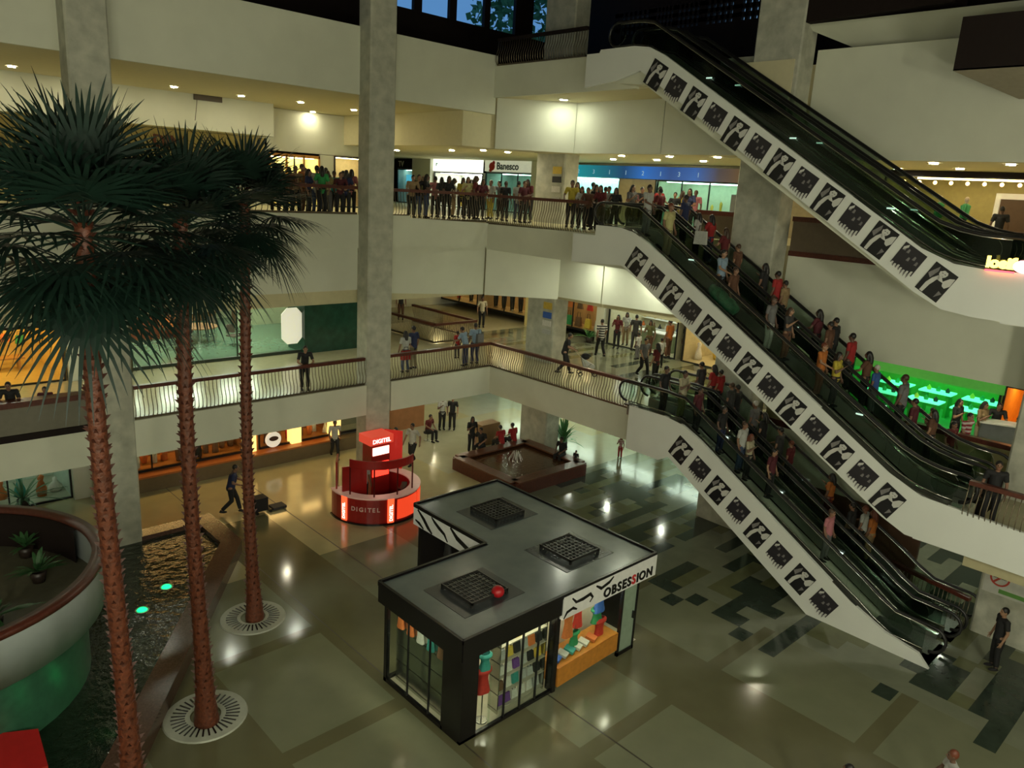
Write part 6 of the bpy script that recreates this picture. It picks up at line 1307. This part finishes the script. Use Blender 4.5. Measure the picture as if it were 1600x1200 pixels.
# ---- things people carry and push
def carry(name, cat, label, loc, w, h, d, col, yaw=0):
    t = thing(name, label, cat, loc); x, y, z = loc; ca, sa = math.cos(yaw), math.sin(yaw)
    P = lambda a, c, e: (x + a * ca - c * sa, y + a * sa + c * ca, z + e)
    b = MB(); b.hexa([P(-w / 2, -d / 2, 0), P(w / 2, -d / 2, 0), P(w / 2, d / 2, 0), P(-w / 2, d / 2, 0), P(-w * .45, -d * .4, h), P(w * .45, -d * .4, h), P(w * .45, d * .4, h), P(-w * .45, d * .4, h)]); b.build('bag_body', pm(col), t)
    b = MB(); b.tube([P(-w * .25, 0, h), P(-w * .2, 0, h * 1.4), P(w * .2, 0, h * 1.4), P(w * .25, 0, h)], .012, 5); b.build('bag_handle', pm('black'), t, True)
carry('shoulder_bag', 'bag', 'red bag carried by the long haired person at the first floor railing', (17.5, 24.3, L1 + .62), .42, .36, .16, 'red')
carry('backpack', 'backpack', 'grey backpack worn at the inside corner of the first floor railing', (21.2, 24.12, L1 + .95), .34, .42, .16, 'grey')
p = atx(1095, 372, 21.6); carry('shopping_bag', 'bag', 'white shopping bag carried near the head of the middle escalator', (p.x, p.y, p.z - .2), .45, .42, .12, 'white', 1.57)
p = atx(1130, 472, 21.2); t = thing('wrapped_bundle', 'large green wrapped bundle held against the glass on the middle escalator', 'bundle', (p.x, p.y, p.z - .3))
b = MB(); b.tube([(p.x, p.y + .5, p.z + .4), (p.x, p.y + .25, p.z + .24), (p.x, p.y - .25, p.z - .08), (p.x, p.y - .5, p.z - .24)], [.14, .22, .22, .14], 12); b.build('wrapping', M('bundle_green', (.05, .22, .12), .5, noise_amt=.4, nscale=8), t, True)
def stroller(x, y, z, a, label):
    t = thing('stroller', label, 'stroller', (x, y, z)); ca, sa = math.cos(a), math.sin(a); P = lambda u, v, w: (x + u * ca - v * sa, y + u * sa + v * ca, z + w)
    for u in (-.28, .32):
        for v in (-.22, .22): b = MB(); c = P(u, v, .1); n_ = Vector((-sa, ca, 0)); d1 = Vector((ca, sa, 0)); b.tube([Vector(c) + d1 * (.085 * math.cos(q)) + Z3 * (.085 * math.sin(q)) for q in [6.2832 * k / 12 for k in range(12)]], .02, 5, closed=True); b.build('wheel', rubber_m, t, True)
    b = MB()
    for v in (-.22, .22): b.tube([P(.32, v, .12), P(-.05, v, .5), P(-.5, v, 1.0)], .014, 5); b.tube([P(-.28, v, .12), P(.15, v, .55)], .014, 5)
    b.tube([P(-.5, -.22, 1.0), P(-.5, .22, 1.0)], .018, 6); b.build('frame', steel_m, t)
    b = MB(); b.hexa([P(-.15, -.18, .38), P(.3, -.18, .34), P(.3, .18, .34), P(-.15, .18, .38), P(-.3, -.18, .8), P(.32, -.18, .45), P(.32, .18, .45), P(-.3, .18, .8)]); b.build('seat', pm('white'), t)
    b = MB(); b.tube([P(-.25, -.19, .85), P(-.05, -.19, .95), P(.12, -.19, .86)], .03, 5); b.ball(P(-.08, 0, .82), (.2, .2, .14)); b.build('hood', pm('black'), t, True)
stroller(pst.x + .75, pst.y - .62, L1, math.radians(-40), 'black and white baby stroller beside the corner column on the first floor')
p = atz(362, 803, 0); t = thing('cleaning_cart', 'dark low cart being pushed near the right palm', 'cart', (p.x + .85, p.y - .45, 0)); x, y = p.x + .85, p.y - .45
MB().box(x - .25, x + .2, y - .2, y + .2, .12, .6).build('cart_bin', pm('black'), t); b = MB(); b.tube([(x - .28, y - .18, .75), (x - .42, y - .18, 1.0), (x - .42, y + .18, 1.0), (x - .28, y + .18, .75)], .015, 6); b.build('cart_handle', steel_m, t)
b = MB(); b.box(x + .4, x + .9, y - .2, y + .2, .03, .12); b.build('mop_head', pm('dark grey'), t)
for q in (-.2, .3): b = MB(); b.tube([(x + q, y - .2, .06), (x + q, y + .2, .06)], .06, 10); b.build('wheel', rubber_m, t)

for (px, py), nm in (((668, 688), 'beside the orange brown partition'), ((752, 712), 'at the left end of the fountain')):
    q = at_floor(px, py, 0); t = thing('stool', 'low black stool under a seated person ' + nm, 'stool', q)
    b = MB(); b.lathe(q, [(0, .42), (.2, .42), (.2, .36), (.04, .34)], 16); b.build('seat', pm('black'), t); b = MB(); b.tube([(q[0], q[1], .02), (q[0], q[1], .38)], .03, 8); b.lathe(q, [(0, .02), (.18, .02), (.18, 0)], 16); b.build('pedestal', steel_m, t)
